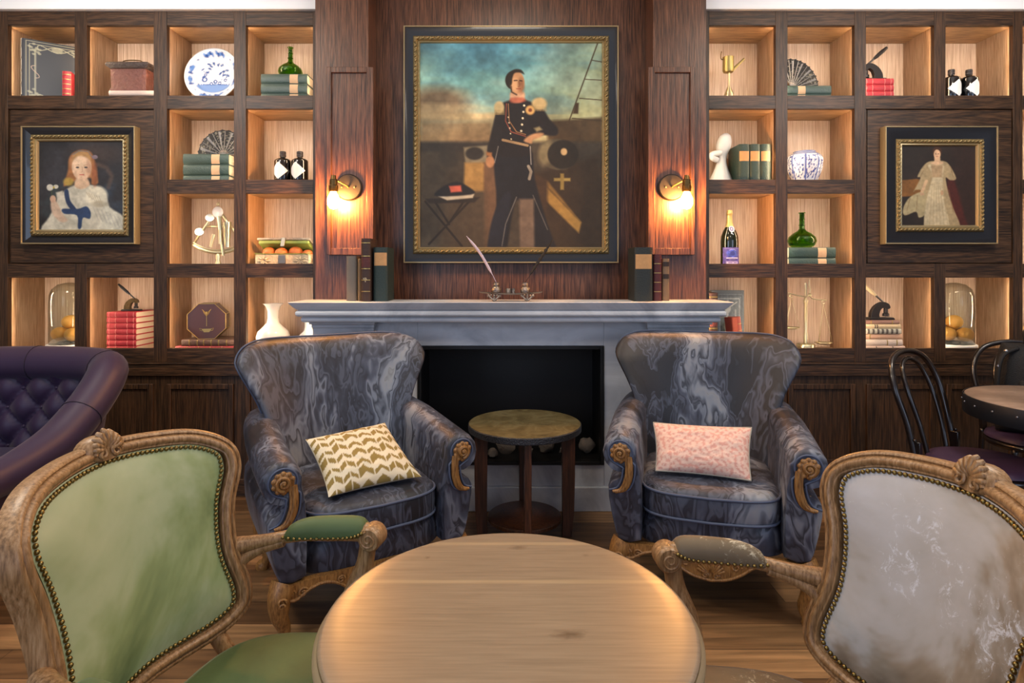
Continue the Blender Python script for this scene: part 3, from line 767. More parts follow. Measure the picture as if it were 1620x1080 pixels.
# ---------------------------------------------------------------- tables
def table_wood():
    m = wood('limed_oak_top', '83705a', '8e7a63', '98846c', 'X', rough=.34, scale=1.2, coat=.35, stretch=22, bump=.05, grain=.5, ring=.015, blotch=.10, fine=13.0)
    nt = m.node_tree; L = nt.links.new; b = nt.nodes['Principled BSDF']; src = b.inputs['Base Color'].links[0].from_socket
    tc = N(nt, 'ShaderNodeTexCoord')
    for cx_, cy_, sx, sy, d in ((.10, -.06, .03, .012, .85), (.02, .245, .02, .01, .6), (-.17, .2, .006, .006, .7), (.16, .21, .008, .006, .5)):
        mp = N(nt, 'ShaderNodeMapping'); mp.vector_type = 'POINT'; mp.inputs['Location'].default_value = (-cx_/sx, -cy_/sy, 0); mp.inputs['Scale'].default_value = (1/sx, 1/sy, 0)
        L(tc.outputs['Object'], mp.inputs[0])
        nz = N(nt, 'ShaderNodeTexNoise', i_Scale=1.5, i_Detail=3.0); L(mp.outputs[0], nz.inputs['Vector'])
        ln = N(nt, 'ShaderNodeVectorMath', operation='LENGTH'); L(mp.outputs[0], ln.inputs[0])
        ad = N(nt, 'ShaderNodeMath', operation='MULTIPLY_ADD'); ad.inputs[1].default_value = 1.6; L(nz.outputs['Fac'], ad.inputs[0]); L(ln.outputs['Value'], ad.inputs[2])
        r = N(nt, 'ShaderNodeMapRange'); r.inputs['From Min'].default_value = .9; r.inputs['From Max'].default_value = 2.0; r.inputs['To Min'].default_value = d; r.inputs['To Max'].default_value = 0
        L(ad.outputs[0], r.inputs['Value'])
        mx = N(nt, 'ShaderNodeMixRGB'); mx.inputs[2].default_value = (*lin('5c4732'), 1); L(r.outputs[0], mx.inputs[0]); L(src, mx.inputs[1]); src = mx.outputs[0]
    # board joints
    for cy_ in (.262, .105):
        sp = N(nt, 'ShaderNodeSeparateXYZ'); L(tc.outputs['Object'], sp.inputs[0])
        s1 = N(nt, 'ShaderNodeMath', operation='SUBTRACT'); s1.inputs[1].default_value = cy_; L(sp.outputs['Y'], s1.inputs[0])
        ab = N(nt, 'ShaderNodeMath', operation='ABSOLUTE'); L(s1.outputs[0], ab.inputs[0])
        r = N(nt, 'ShaderNodeMapRange'); r.inputs['From Min'].default_value = .003; r.inputs['From Max'].default_value = .009; r.inputs['To Min'].default_value = .28; r.inputs['To Max'].default_value = 0
        L(ab.outputs[0], r.inputs['Value'])
        mx = N(nt, 'ShaderNodeMixRGB'); mx.inputs[2].default_value = (*lin('cdb185'), 1); L(r.outputs[0], mx.inputs[0]); L(src, mx.inputs[1]); src = mx.outputs[0]
    L(src, b.inputs['Base Color']); return m
TW = table_wood(); LIME = flat('limed_edge', 'a08c6c', .45, var=.1)
r = thing('round_table', 'round pale oak pedestal table in the foreground', 'table', (-.003, 1.035, 0))
z = .70; m = MB()
m.lathe([(0, z-.012), (.305, z-.012), (.3185, z-.004), (.3165, z-.001), (.312, z), (.28, z), (.15, z), (0, z)], n=96); m.build('tabletop', TW, r, sharp=60)
m = MB().lathe([(0, z-.042), (.30, z-.042), (.318, z-.036), (.326, z-.026), (.326, z-.016), (.319, z-.0085), (.312, z-.0125), (0, z-.0125)], n=96); m.build('table_edge', LIME, r, sharp=60)
m = MB().lathe([(0, .03), (.05, .03), (.045, .07), (.035, .12), (.032, .3), (.05, .42), (.035, .5), (.04, .63), (.12, .655), (0, .655)], n=28); m.build('pedestal', CARVED, r)
m = MB().lathe([(0, 0), (.23, 0), (.235, .012), (.2, .025), (.05, .032), (0, .032)], n=48); m.build('foot', CARVED, r)
# brass topped side table
DW = wood('walnut_stain', '22110a', '3c2013', '56301c', 'Z', scale=1.3, rough=.4, coat=.25)
def aged_brass():
    m, nt, b = new_mat('aged_brass_sheet'); L = nt.links.new; tc = N(nt, 'ShaderNodeTexCoord')
    n = N(nt, 'ShaderNodeTexNoise', i_Scale=9.0, i_Detail=7.0, i_Roughness=.7, i_Distortion=1.2); L(tc.outputs['Object'], n.inputs['Vector'])
    r = ramp(nt, [(.3, '6a5c3c'), (.5, '94845a'), (.62, 'a89a70'), (.72, '706044')]); L(n.outputs['Fac'], r.inputs[0]); L(r.outputs[0], b.inputs['Base Color'])
    b.inputs['Metallic'].default_value = .65; b.inputs['Roughness'].default_value = .42; return m
r = thing('side_table', 'round side table with a worn brass top between the wing chairs', 'table', (.068, 2.89, 0)); z = .553
m = MB().lathe([(0, z-.006), (.262, z-.006), (.27, z-.002), (.27, z), (.26, z), (.12, z), (0, z)], n=72); m.build('tabletop', aged_brass(), r, sharp=50)
m = MB().lathe([(0, z-.034), (.268, z-.034), (.274, z-.03), (.2745, z-.004), (.2705, z-.001), (.268, z-.007), (0, z-.007)], n=72); m.build('rim', flat('pitted_steel_band', '3c3d42', .45, metal=.6, bump=.6, bscale=160), r, sharp=50)
for a in (0, PI/2, PI, 3*PI/2):
    m = MB(); Mx = Matrix.Rotation(a+.04, 4, 'Z')
    m.loft([[Mx @ Vector((x, y, zz)) for x, y in ((r1-.062*k, -.0155), (r1, -.0155), (r1, .0155), (r1-.062*k, .0155))] for zz, r1, k in ((0, .228, .75), (.12, .24, .92), (.3, .244, 1), (z-.034, .244, 1.06))])
    m.build('leg', DW, r, bevel=.002)
m = MB().lathe([(0, .085), (.168, .085), (.178, .088), (.178, .102), (.174, .105), (0, .105)], n=56); m.build('lower_shelf', DW, r, sharp=50)
# ---------------------------------------------------------------- purple tufted wing chair
PURP = flat('aubergine_velvet', '2c1a3c', .5, sheen=.15, var=.2, vscale=5)
def tufted_chair():
    root = thing('tufted_chair', 'purple button-tufted wing chair at the left edge', 'armchair', (-2.30, 2.62, 0), .0)
    # plan path of the rolled rim (x, y) with its height
    K = [(-.40, -.62, .52), (-.41, -.40, .535), (-.42, -.18, .59), (-.425, .0, .70), (-.41, .13, .80), (-.35, .21, .832), (-.2, .245, .84), (0, .255, .842),
         (.2, .245, .84), (.35, .21, .832), (.41, .13, .80), (.425, .0, .70), (.42, -.18, .59), (.41, -.40, .535), (.40, -.62, .52)]
    path = catmull(K, 14); n = len(path)
    s_ = [0]
    for a, b in zip(path[:-1], path[1:]): s_.append(s_[-1]+math.hypot(b.x-a.x, b.y-a.y))
    def nin(i):
        t = path[min(i+1, n-1)]-path[max(0, i-1)]; q = Vector((t.y, -t.x, 0)).normalized(); return q   # points inward
    ins = []; NZ = 60
    mm = MB(); grid = []
    for j in range(NZ+1):
        for i in range(n):
            p = path[i]; t = j/NZ; z = lerp(.40, p.z+.02, t); q = nin(i)
            a = s_[i]/.078; b = (z-.36)/.092
            h = math.sqrt(abs(math.cos(PI*(a+b)/2)*math.cos(PI*(a-b)/2))+1e-6)
            edge = min(1, (1-t)*5+.25)
            off = .012+.040*h*edge
            grid.append(Vector((p.x, p.y, z))+q*off)
    mm.add(grid, [(j*n+i, j*n+i+1, (j+1)*n+i+1, (j+1)*n+i) for j in range(NZ) for i in range(n-1)])
    og = []
    for j in range(9):
        for i in range(n):
            p = path[i]; t = j/8; z = lerp(.2, p.z, t); og.append(Vector((p.x*lerp(.86, 1.03, t**1.3), p.y+(.05*(t-1) if p.y > 0 else 0), z))-nin(i)*.03)
    mm.add(og, [(j*n+i, (j+1)*n+i, (j+1)*n+i+1, j*n+i+1) for j in range(8) for i in range(n-1)])
    # front facings of both sides
    for i in (0, n-1):
        q = nin(i); p = path[i]; mm.add([Vector((p.x, p.y, .2))-q*.03, Vector((p.x, p.y, .2))+q*.05, Vector((p.x, p.y, p.z))+q*.05, Vector((p.x, p.y, p.z))-q*.03], [(0, 1, 2, 3)])
    mm.build('tufted_back', PURP, root, sharp=None)
    rad = [lerp(.062, .082, sstep(0, .35, 1-abs(2*k/(n-1)-1))) for k in range(n)]
    m = MB().tube([p-nin(i)*.015 for i, p in enumerate(path)], rad, 18)
    for e in (0, -1): m.ball(path[e]-nin(0 if e == 0 else n-1)*.015, .062, 18, 8, (1, .35, 1))
    m.build('rolled_rim', PURP, root, sharp=60)
    for i in (n//2-60, n//2-30, n//2, n//2+30, n//2+60):   # seams over the rim
        p = path[i]-nin(i)*.015; t = (path[i+1]-path[i-1]).normalized(); q = nin(i); w_ = t.cross(q); r0 = rad[i]+.0015
        MB().tube([p+q*r0*math.cos(a)+w_*r0*math.sin(a) for a in [2*PI*k/20 for k in range(20)]], .0016, 5, loop=True).build('rim_seam', flat('dark_seam', '1c1428', .8), root, sharp=None)
    m = MB()
    for k in range(int(s_[-1]/.078)+1):
        i = min(range(n), key=lambda q: abs(s_[q]-k*.078))
        for b in range(1, 6):
            z = .36+.092*b
            if (k+b) % 2 == 0 or z > path[i].z-.05: continue
            MB().ball(Vector((path[i].x, path[i].y, z))+nin(i)*.014, .010, 8, 6).build('button', PURP, root, sharp=None)
    m = MB(); m.loft([[Vector((x*sx, y, z)) for x, y in ((-.36, -.60), (.36, -.60), (.37, -.2), (.34, .17), (-.34, .17), (-.37, -.2))] for sx, z in ((.97, .34), (1, .35), (1, .43), (.98, .455), (.9, .465))])
    m.build('seat_cushion', PURP, root, bevel=.02, bseg=3)
    MB().box(-.38, .38, -.61, .2, .2, .34).build('seat_base', PURP, root, bevel=.015)
    for x, y in ((-.33, -.56), (.33, -.56), (-.3, .18), (.3, .18)):
        MB().lathe([(0, 0), (.016, 0), (.028, .2), (0, .2)], (x, y, 0), 14).build('leg', DW, root)
tufted_chair()

# ---------------------------------------------------------------- bentwood chairs, second table and bag
BENT = flat('black_bentwood', '17100f', .28, coat=.5)
PSEAT = flat('plum_seat_leather', '3d2b45', .5, var=.1)
def bentwood(label, loc, rz, H=.925):
    r = thing('bentwood_chair', label, 'chair', loc, rz)      # faces local +X
    def back(hw, z1, zb, x0, lean, rad, nm, narrow):
        pts = [(x0, -narrow, zb), (x0-lean*.25, -hw*.93, lerp(zb, z1, .35)), (x0-lean*.6, -hw, lerp(zb, z1, .68)), (x0-lean*.88, -hw*.78, lerp(zb, z1, .91)), (x0-lean, -hw*.3, z1), (x0-lean, hw*.3, z1), (x0-lean*.88, hw*.78, lerp(zb, z1, .91)), (x0-lean*.6, hw, lerp(zb, z1, .68)), (x0-lean*.25, hw*.93, lerp(zb, z1, .35)), (x0, narrow, zb)]
        MB().tube(catmull(pts, 6), rad, 12).build(nm, BENT, r, sharp=None)
    back(.195, H, .44, -.185, .13, .0135, 'outer_hoop', .175)
    back(.105, H-.035, .455, -.178, .125, .0105, 'inner_hoop', .085)
    for s in (-1, 1):
        m = MB(); m.box(-.20, -.165, s*.172-.012, s*.172+.012, .455, .535); m.ball((-.185, s*.185, .54), .007); m.build('seat_bracket', BENT, r, bevel=.003)
        lp = catmull([(-.185, s*.175, .45), (-.2, s*.178, .3), (-.24, s*.185, .0)], 6); MB().tube(lp, .0145, 10).build('leg', BENT, r, sharp=None)
        lp = catmull([(.15, s*.13, .43), (.17, s*.15, .28), (.215, s*.18, .0)], 6); MB().tube(lp, .0145, 10).build('leg', BENT, r, sharp=None)
    MB().tube([(.15*math.cos(2*PI*k/24), .15*math.sin(2*PI*k/24), .25) for k in range(24)], .009, 8, loop=True).build('stretcher_ring', BENT, r, sharp=None)
    MB().lathe([(0, .425), (.205, .425), (.215, .435), (.215, .447), (.205, .455), (0, .455)], n=40).build('seat_rim', BENT, r, sharp=60)
    MB().lathe([(0, .452), (.20, .452), (.21, .46), (.205, .474), (.17, .484), (.1, .489), (0, .49)], n=40).build('seat', PSEAT, r, sharp=60)
    return r
bentwood('black bentwood chair with plum seat, empty, beside the grey-topped table', (2.04, 2.56, 0), -1.044, .905)
bentwood('black bentwood chair with the backpack on it', (2.60, 2.93, 0), -2.0, .90)
def stone_top():
    m, nt, b = new_mat('mottled_table_stone'); L = nt.links.new; tc = N(nt, 'ShaderNodeTexCoord')
    n = N(nt, 'ShaderNodeTexNoise', i_Scale=5.0, i_Detail=7.0, i_Roughness=.65); L(tc.outputs['Object'], n.inputs['Vector'])
    r = ramp(nt, [(.3, '6e5f54'), (.55, '8f7d70'), (.7, 'a89486')]); L(n.outputs['Fac'], r.inputs[0]); L(r.outputs[0], b.inputs['Base Color']); b.inputs['Roughness'].default_value = .45; return m
r = thing('cafe_table', 'round cafe table with a riveted dark metal band', 'table', (2.32, 2.45, 0)); z = .75
MB().lathe([(0, z-.07), (.355, z-.07), (.358, z-.002), (.355, z), (.2, z), (0, z)], n=80).build('tabletop', stone_top(), r, sharp=50)
MB().lathe([(.356, z-.075), (.362, z-.075), (.3635, z-.07), (.3635, z-.003), (.361, z-.0005), (.3575, z-.0005), (.3575, z-.07)], n=80).loft([]) if 0 else None
m = MB(); rings = [[Vector((rr*math.cos(2*PI*k/80), rr*math.sin(2*PI*k/80), zz)) for k in range(80)] for rr, zz in ((.3585, z-.078), (.3645, z-.078), (.3655, z-.074), (.3655, z-.003), (.363, z+.0005), (.3585, z+.0005))]
m.loft(rings, cap=False, loop=True); m.build('metal_band', flat('blued_steel', '232a36', .45, metal=.7), r, sharp=50)
m = MB()
for k in range(24):
    a = 2*PI*k/24+.1; m.ball((.366*math.cos(a), .366*math.sin(a), z-.03), .0045, 8, 6)
m.build('rivet_row', flat('bright_rivet', '8e9098', .3, metal=1), r, sharp=None)
MB().lathe([(0, .03), (.045, .03), (.03, .08), (.028, .6), (.05, z-.071), (0, z-.071)], n=24).build('pedestal', BLACK, r)
MB().lathe([(0, 0), (.2, 0), (.2, .015), (.06, .03), (0, .03)], n=40).build('foot', BLACK, r)
# backpack on the far chair
BAG = flat('black_nylon', '131315', .75, bump=.4, bscale=220)
r = thing('backpack', 'black nylon backpack on the bentwood chair behind the cafe table', 'bag', (2.60, 2.93, .491), -.40)
def rb(hx, hy, z0, z1, cy, p=.35):
    def f(sg):
        def g(u, v):
            x = u*hx*(1-.16*max(0, v)**2); z = lerp(z0, z1, (v+1)/2)
            return Vector((x, cy+sg*hy*((1-abs(u)**4)**.4)*((1-abs(v)**4)**.4), z))
        return g
    return pillow(f(-1), f(1), 20, 20)
rb(.17, .10, .0, .44, 0).build('bag_body', BAG, r, weld=1e-5, sharp=80)
rb(.12, .04, .04, .27, -.09).build('front_pocket', BAG, r, weld=1e-5, sharp=80)
m = MB().tube(catmull([(-.05, -.02, .43), (-.055, -.02, .50), (0, -.02, .53), (.055, -.02, .50), (.05, -.02, .43)], 6), .011, 8, flatx=1.4); m.build('carry_handle', BAG, r, sharp=None)
for s in (-1, 1):
    m = MB().tube(catmull([(s*.10, -.06, .42), (s*.17, -.09, .38), (s*.19, -.09, .25), (s*.17, -.06, .06)], 6), .009, 8, flatx=1.6); m.build('strap', BAG, r, sharp=None)
MB().tube([(-.15, -.075, .40), (-.19, -.10, .33)], .006, 6).ball((-.15, -.08, .405), .012).build('buckle', flat('steel_buckle', '9a9a9c', .3, metal=1), r)
# ---------------------------------------------------------------- paintings
OIL = vcol('oil_paint', .7, bump=.15, bscale=120)
GILT = flat('gilded_wood', '948158', .42, metal=.6, bump=.5, bscale=90); GILT2 = flat('pale_gilt_edge', 'b3a27c', .4, metal=.55)
EBON = flat('ebonised_frame', '15181f', .32, coat=.3)
def framed(name, label, px, py, Y, wpx, pt, depth=.045, k=1.0):
    """px,py: outer frame edges; wpx: outer band, gilt band and slip widths in pixels"""
    x0, x1 = [PX(v, Y) for v in px]; z1, z0 = [PZ(v, Y) for v in py]
    c = Vector(((x0+x1)/2, Y+depth, (z0+z1)/2)); hw, hh = (x1-x0)/2, (z1-z0)/2; s = Y/FP
    r = thing(name, label, 'painting', c)
    def ring(prof, nm, mat, **kk):
        m = MB(); R_ = [[Vector((sx*(hw-a), -b, sz*(hh-a))) for sx, sz in ((-1, -1), (1, -1), (1, 1), (-1, 1))] for a, b in prof]
        # closed section swept round the rectangle
        n = len(R_)
        vs = [p for q in R_ for p in q]; fs = [(i*4+j, i*4+(j+1) % 4, ((i+1) % n)*4+(j+1) % 4, ((i+1) % n)*4+j) for i in range(n) for j in range(4)]
        m.add(vs, fs); return m.build(nm, mat, r, sharp=30)
    o, g, l = [v*s for v in wpx]; d = depth
    ring([(0, 0), (0, d-.004), (.002, d), (.006, d), (.008, d-.004), (.008, 0)], 'outer_edge', GILT2)
    ring([(.007, 0), (.007, d-.005), (.012, d-.005), (o*.6, d-.012), (o, d-.02), (o, 0)], 'frame', EBON)
    ring([(o-.001, 0), (o-.001, d-.018), (o+g*.25, d-.008), (o+g*.75, d-.008), (o+g, d-.018), (o+g, 0)], 'gilt_moulding', GILT)
    ring([(o+g, 0), (o+g, d-.017), (o+g+l*.5, d-.015), (o+g+l, d-.026), (o+g+l, 0)], 'slip', GILT2)
    # carved rope ornament along the gilt moulding
    m = MB(); a = o+g*.5; L1, L2 = 2*(hw-a), 2*(hh-a); st = .028*k
    for (cx_, cz_, dx, dz, L) in ((-1, 1, 1, 0, L1), (-1, -1, 1, 0, L1), (-1, -1, 0, 1, L2), (1, -1, 0, 1, L2)):
        nn_ = int(L/st)
        for i in range(nn_):
            t = (i+.5)/nn_*L; p = Vector((cx_*(hw-a)+dx*t, -(d-.009), cz_*(hh-a)+dz*t))
            T = Vector((dx, 0, dz)); W_ = Vector((dz, 0, dx)); e = (T*.8+W_*.5).normalized()
            m.tube([p-e*st*.5, p-e*st*.2+Vector((0, -.004, 0)), p+e*st*.2+Vector((0, -.004, 0)), p+e*st*.5], [g*.10, g*.24, g*.24, g*.08], 6)
            if i % 2: m.ball(p+T*st*.5+Vector((0, -.002, 0)), g*.16, 6, 4)
    m.build('carved_ornament', GILT, r, sharp=60)
    q = o+g+l-.002
    panel('canvas', pt, OIL, r, -(hw-q), hw-q, -(hh-q), hh-q, -(d-.03))
    MB().box(-(hw-.01), hw-.01, -.006, 0, -(hh-.01), hh-.01).build('backing', EBON, r)
    return r
def naval():
    p = Paint(320, 361, (110, 140, 135)); X, Y = p.x, p.y; H = p.ar
    p.a[:] = np.stack([np.interp(Y, [0, .2*H, .42*H, .5*H], v) for v in ([72, 104, 158, 150], [124, 152, 156, 132], [142, 148, 122, 98])], -1)
    p.put(np.clip((X-.62)*2.2+(Y-.1)*.6, 0, 1)*.8, (172, 165, 112)); p.put(np.clip(.35-X*1.3, 0, 1)*.8, (150, 145, 105)); n = p.noise(3, 0, 4, 1, 3); p.put(np.clip(n*.9, 0, .35)*(Y < .45*H), (150, 165, 150)); p.put(np.clip(-n*1.0, 0, .35)*(Y < .35*H), (66, 112, 136))
    p.ell(.10, .33, .17, .085, (112, 92, 70), .8, .9); p.ell(.0, .36, .3, .03, (178, 158, 118), .8, .7); p.ell(.2, .405, .4, .022, (172, 150, 110), 1, .8)
    p.poly([(0, .43), (.4, .43), (.4, .56), (0, .56)], (116, 92, 64), .02, .75); p.poly([(.7, .43), (1, .41), (1, .56), (.7, .56)], (62, 46, 30), .01, .9)
    p.poly([(-.1, .545), (1.1, .545), (1.1, 1.3), (-.1, 1.3)], (58, 52, 44), .012); p.noise(6, .3); p.noise(16, .15)
    p.poly([(-.1, .55), (.4, .55), (.4, .60), (-.1, .60)], (44, 42, 40), .01, .8)
    p.poly([(.24, .575), (.37, .565), (.37, .66), (.25, .67)], (120, 112, 90), .006, .9); p.ell(.30, .61, .05, .035, (40, 38, 36), .3)
    p.poly([(.245, .66), (.36, .66), (.40, .82), (.24, .82)], (150, 118, 68), .008, .95); p.poly([(.35, .66), (.43, .66), (.44, 1.2), (.35, 1.2)], (92, 70, 52), .008, .95); p.poly([(.12, .82), (.36, .82), (.38, 1.15), (.1, 1.15)], (66, 56, 44), .02, .7)
    p.ell(.16, .635, .05, .05, (46, 44, 40), .5, .8)
    # cannon and carriage
    p.poly([(.62, .72), (.98, .62), (1.05, 1.2), (.60, 1.2)], (46, 36, 26), .02, .9); p.poly([(.665, .76), (.70, .76), (.885, .99)], (110, 86, 46), .006); p.poly([(.665, .765), (.885, .99), (.872, 1.05), (.68, .86)], (134, 106, 56), .006); p.poly([(.60, .70), (.70, .76), (.70, .95), (.62, .9)], (56, 42, 30), .01)
    p.ell(.755, .615, .105, .085, (72, 66, 52), .1, 1, .25); p.ell(.69, .605, .04, .07, (118, 108, 80), .6, .8, .2); p.ell(.785, .615, .085, .08, (32, 29, 25), .12, 1); p.ell(.79, .60, .018, .02, (176, 150, 108), .4)
    p.poly([(.735, .745), (.825, .745), (.825, .762), (.735, .762)], (138, 122, 70), .004); p.poly([(.77, .72), (.79, .72), (.79, .81), (.77, .81)], (130, 112, 62), .004)
    # rigging
    p.line([(.975, .0), (.80, .48)], .007, (64, 52, 36))
    for a, b, c, d in ((.945, .095, 1.0, .105), (.905, .20, 1.0, .205), (.875, .305, 1.0, .315), (.835, .415, 1.0, .43)): p.line([(a, b), (c, d)], .005, (66, 54, 38))
    p.poly([(.855, .33), (.872, .33), (.868, .39), (.838, .39)], (60, 46, 30), .004)
    # folding table with hat
    for a in (((.03, .875), (.23, 1.12)), ((.27, .875), (.05, 1.11)), ((.08, .87), (.16, 1.0)), ((.25, .86), (.17, .98))): p.line(a, .012, (34, 30, 28))
    p.poly([(.03, .86), (.33, .85), (.30, .88), (.05, .885)], (38, 34, 32), .004); p.poly([(.10, .845), (.30, .83), (.29, .855), (.15, .868)], (168, 160, 140), .004)
    p.poly([(.08, .84), (.13, .79), (.20, .765), (.26, .79), (.30, .83), (.18, .845)], (26, 27, 32), .005); p.poly([(.16, .79), (.225, .785), (.23, .82), (.17, .825)], (170, 84, 68), .005)
    # legs, coat
    nv = (24, 26, 32)
    p.poly([(.415, .58), (.60, .58), (.63, .75), (.70, 1.0), (.76, 1.2), (.60, 1.2), (.555, .90), (.515, .90), (.46, 1.2), (.37, 1.2), (.42, .9)], nv, .006)
    p.poly([(.545, .86), (.625, .86), (.63, 1.2), (.55, 1.2)], (98, 84, 72), .008); p.poly([(.39, 1.0), (.45, .85), (.50, .85), (.44, 1.2), (.37, 1.2)], (28, 32, 42), .006)
    p.line([(.53, .85), (.47, 1.0), (.45, 1.12)], .005, (128, 124, 116), .7); p.line([(.62, .84), (.70, 1.03)], .005, (110, 106, 98), .6)
    p.poly([(.43, .35), (.50, .315), (.58, .315), (.67, .36), (.71, .42), (.755, .47), (.745, .51), (.66, .51), (.60, .55), (.60, .62), (.42, .62), (.425, .52), (.41, .45)], (27, 25, 28), .006)
    p.poly([(.43, .36), (.47, .40), (.44, .52), (.41, .64), (.37, .63), (.385, .52)], (30, 28, 30), .006); p.poly([(.60, .42), (.66, .43), (.655, .48), (.61, .50)], (24, 22, 24), .006)
    p.poly([(.625, .47), (.655, .46), (.672, .478), (.64, .49)], (150, 138, 100), .006, .9)
    # medals, epaulettes, sash
    p.ell(.435, .355, .028, .034, (176, 160, 118), .4); p.ell(.655, .335, .042, .034, (186, 164, 116), .4); p.ell(.605, .37, .026, .026, (188, 150, 92), .4); p.ell(.605, .37, .01, .01, (110, 60, 40), .5)
    for i in range(9): p.line([(.412+i*.006, .37), (.41+i*.0065, .395)], .003, (150, 130, 86)); p.line([(.625+i*.008, .35), (.63+i*.008, .375)], .003, (150, 130, 86))
    p.line([(.475, .335), (.47, .43), (.50, .49), (.58, .515)], .006, (120, 66, 52)); p.line([(.485, .335), (.49, .43), (.53, .49), (.58, .505)], .004, (150, 110, 70))
    for i in range(5): p.ell(.572-.004*i, .345+.035*i, .006, .006, (200, 190, 160), .5); p.ell(.485+.004*i, .41+.03*i, .004, .004, (190, 180, 150), .5)
    p.line([(.455, .535), (.59, .565)], .014, (168, 140, 100), .8); p.line([(.605, .57), (.61, .67)], .004, (150, 146, 138)); p.line([(.595, .68), (.61, .71), (.60, .75)], .016, (150, 142, 126), .8); p.line([(.43, .57), (.41, .66)], .004, (150, 146, 138), .7)
    # hands
    p.ell(.385, .655, .024, .032, (150, 110, 78), .35); p.poly([(.57, .54), (.60, .51), (.65, .495), (.68, .50), (.66, .52), (.62, .535), (.61, .555)], (168, 128, 92), .006); p.poly([(.365, .60), (.395, .605), (.395, .63), (.365, .62)], (140, 96, 60), .005)
    # head
    p.poly([(.50, .27), (.57, .27), (.57, .315), (.535, .33), (.50, .32)], (190, 150, 118), .006); p.poly([(.495, .305), (.53, .30), (.575, .305), (.575, .325), (.50, .33)], (150, 70, 52), .006, .7)
    p.ell(.513, .205, .045, .052, (34, 26, 20), .12); p.ell(.533, .218, .040, .062, (182, 138, 98), .12); p.ell(.520, .23, .018, .04, (198, 158, 116), .7, .7); p.ell(.556, .235, .018, .04, (130, 88, 60), .8, .8)
    p.line([(.517, .207), (.533, .206)], .006, (60, 36, 24)); p.line([(.547, .207), (.560, .209)], .006, (56, 34, 22)); p.line([(.543, .212), (.547, .237), (.54, .241)], .005, (120, 78, 52)); p.line([(.53, .252), (.552, .252)], .005, (122, 62, 48)); p.poly([(.488, .20), (.492, .165), (.52, .145), (.555, .148), (.572, .172), (.55, .163), (.52, .166), (.508, .19), (.504, .225), (.494, .235)], (34, 26, 20), .004)
    p.line([(.50, .24), (.503, .27), (.53, .285)], .009, (50, 34, 26), .7)
    p.noise(40, .14, 2); p.noise(9, .12); p.a = np.clip((p.a-70)*1.12+74, 0, 255); return p
def girl():
    p = Paint(170, 183, (42, 42, 46)); p.noise(4, .5); n = p.noise(5, 0); p.put(np.clip(n*1.2, 0, .5)*(p.x < .45)*(p.y > .3), (62, 84, 84)); p.put(np.clip(-n*1.3, 0, .5)*(p.x > .7)*(p.y > .5), (50, 66, 84)); p.ell(.7, .15, .3, .12, (66, 52, 46), 1, .6)
    p.line([(.70, .28), (.80, .32), (.86, .42), (.82, .56)], .05, (96, 76, 66), .6, .03)
    # dress
    p.poly([(.22, .70), (.28, .62), (.40, .54), (.56, .52), (.70, .56), (.80, .68), (.84, .80), (1.0, .92), (1.02, 1.12), (.08, 1.12), (.12, .92), (.18, .82)], (192, 188, 170), .012)
    p.ell(.68, .66, .13, .12, (206, 200, 178), .3); p.ell(.72, .76, .10, .04, (150, 140, 118), .6, .6); p.poly([(.20, .62), (.28, .60), (.29, .72), (.22, .74)], (190, 184, 168), .01)
    for i in range(7): p.line([(.64+.05*i, .80+.02*i), (.70+.05*i, .95+.02*i)], .012, (160, 156, 148), .6, .012)
    for i in range(6): p.line([(.56+.03*i, .62+.01*i), (.60+.03*i, .68+.02*i)], .009, (164, 152, 126), .6, .008)
    p.poly([(.14, .74), (.20, .72), (.28, .88), (.34, .96), (.26, .98), (.16, .88)], (196, 170, 146), .012)
    # hair, neck, face
    p.poly([(.40, .14), (.50, .10), (.60, .12), (.65, .20), (.67, .34), (.70, .50), (.62, .52), (.60, .44), (.38, .50), (.29, .54), (.34, .36), (.35, .22)], (150, 100, 62), .012); p.ell(.35, .49, .06, .05, (178, 150, 70), .6, .9); p.ell(.66, .40, .035, .14, (140, 84, 56), .6, .8)
    p.poly([(.45, .44), (.56, .44), (.60, .53), (.50, .58), (.42, .54)], (202, 170, 140), .01); p.ell(.505, .31, .115, .165, (206, 172, 142), .12); p.ell(.47, .27, .08, .1, (220, 192, 160), .9, .6); p.ell(.59, .33, .03, .11, (170, 130, 104), .8, .6)
    p.poly([(.39, .24), (.42, .15), (.50, .12), (.59, .15), (.62, .25), (.57, .20), (.50, .175), (.44, .19)], (166, 128, 82), .012)
    for x in (.455, .555): p.ell(x, .315, .020, .011, (70, 62, 60), .4); p.line([(x-.025, .288), (x+.02, .286)], .006, (140, 104, 76), .7)
    p.line([(.51, .31), (.515, .365), (.50, .37)], .008, (176, 134, 108), .7); p.line([(.485, .405), (.53, .404)], .014, (178, 96, 84)); p.line([(.40, .16), (.47, .115), (.58, .12), (.62, .18)], .010, (110, 110, 104)); p.ell(.66, .19, .035, .025, (122, 108, 118), .4)
    # blue sash, posy, hand
    p.poly([(.30, .60), (.345, .59), (.37, .72), (.44, .82), (.41, .86), (.34, .78), (.31, .70)], (40, 56, 86), .007); p.poly([(.28, .82), (.46, .82), (.56, .79), (.61, .86), (.60, .94), (.52, .93), (.50, 1.05), (.46, 1.05), (.45, .90), (.30, .88)], (42, 62, 96), .007)
    p.ell(.13, .56, .04, .04, (210, 206, 190), .3); p.ell(.20, .55, .03, .025, (200, 196, 178), .3); p.ell(.175, .56, .012, .012, (180, 160, 60), .4); p.line([(.15, .6), (.155, .68)], .008, (70, 84, 60)); p.ell(.165, .70, .035, .045, (196, 160, 134), .3)
    p.noise(30, .14, 2); p.noise(7, .12); return p
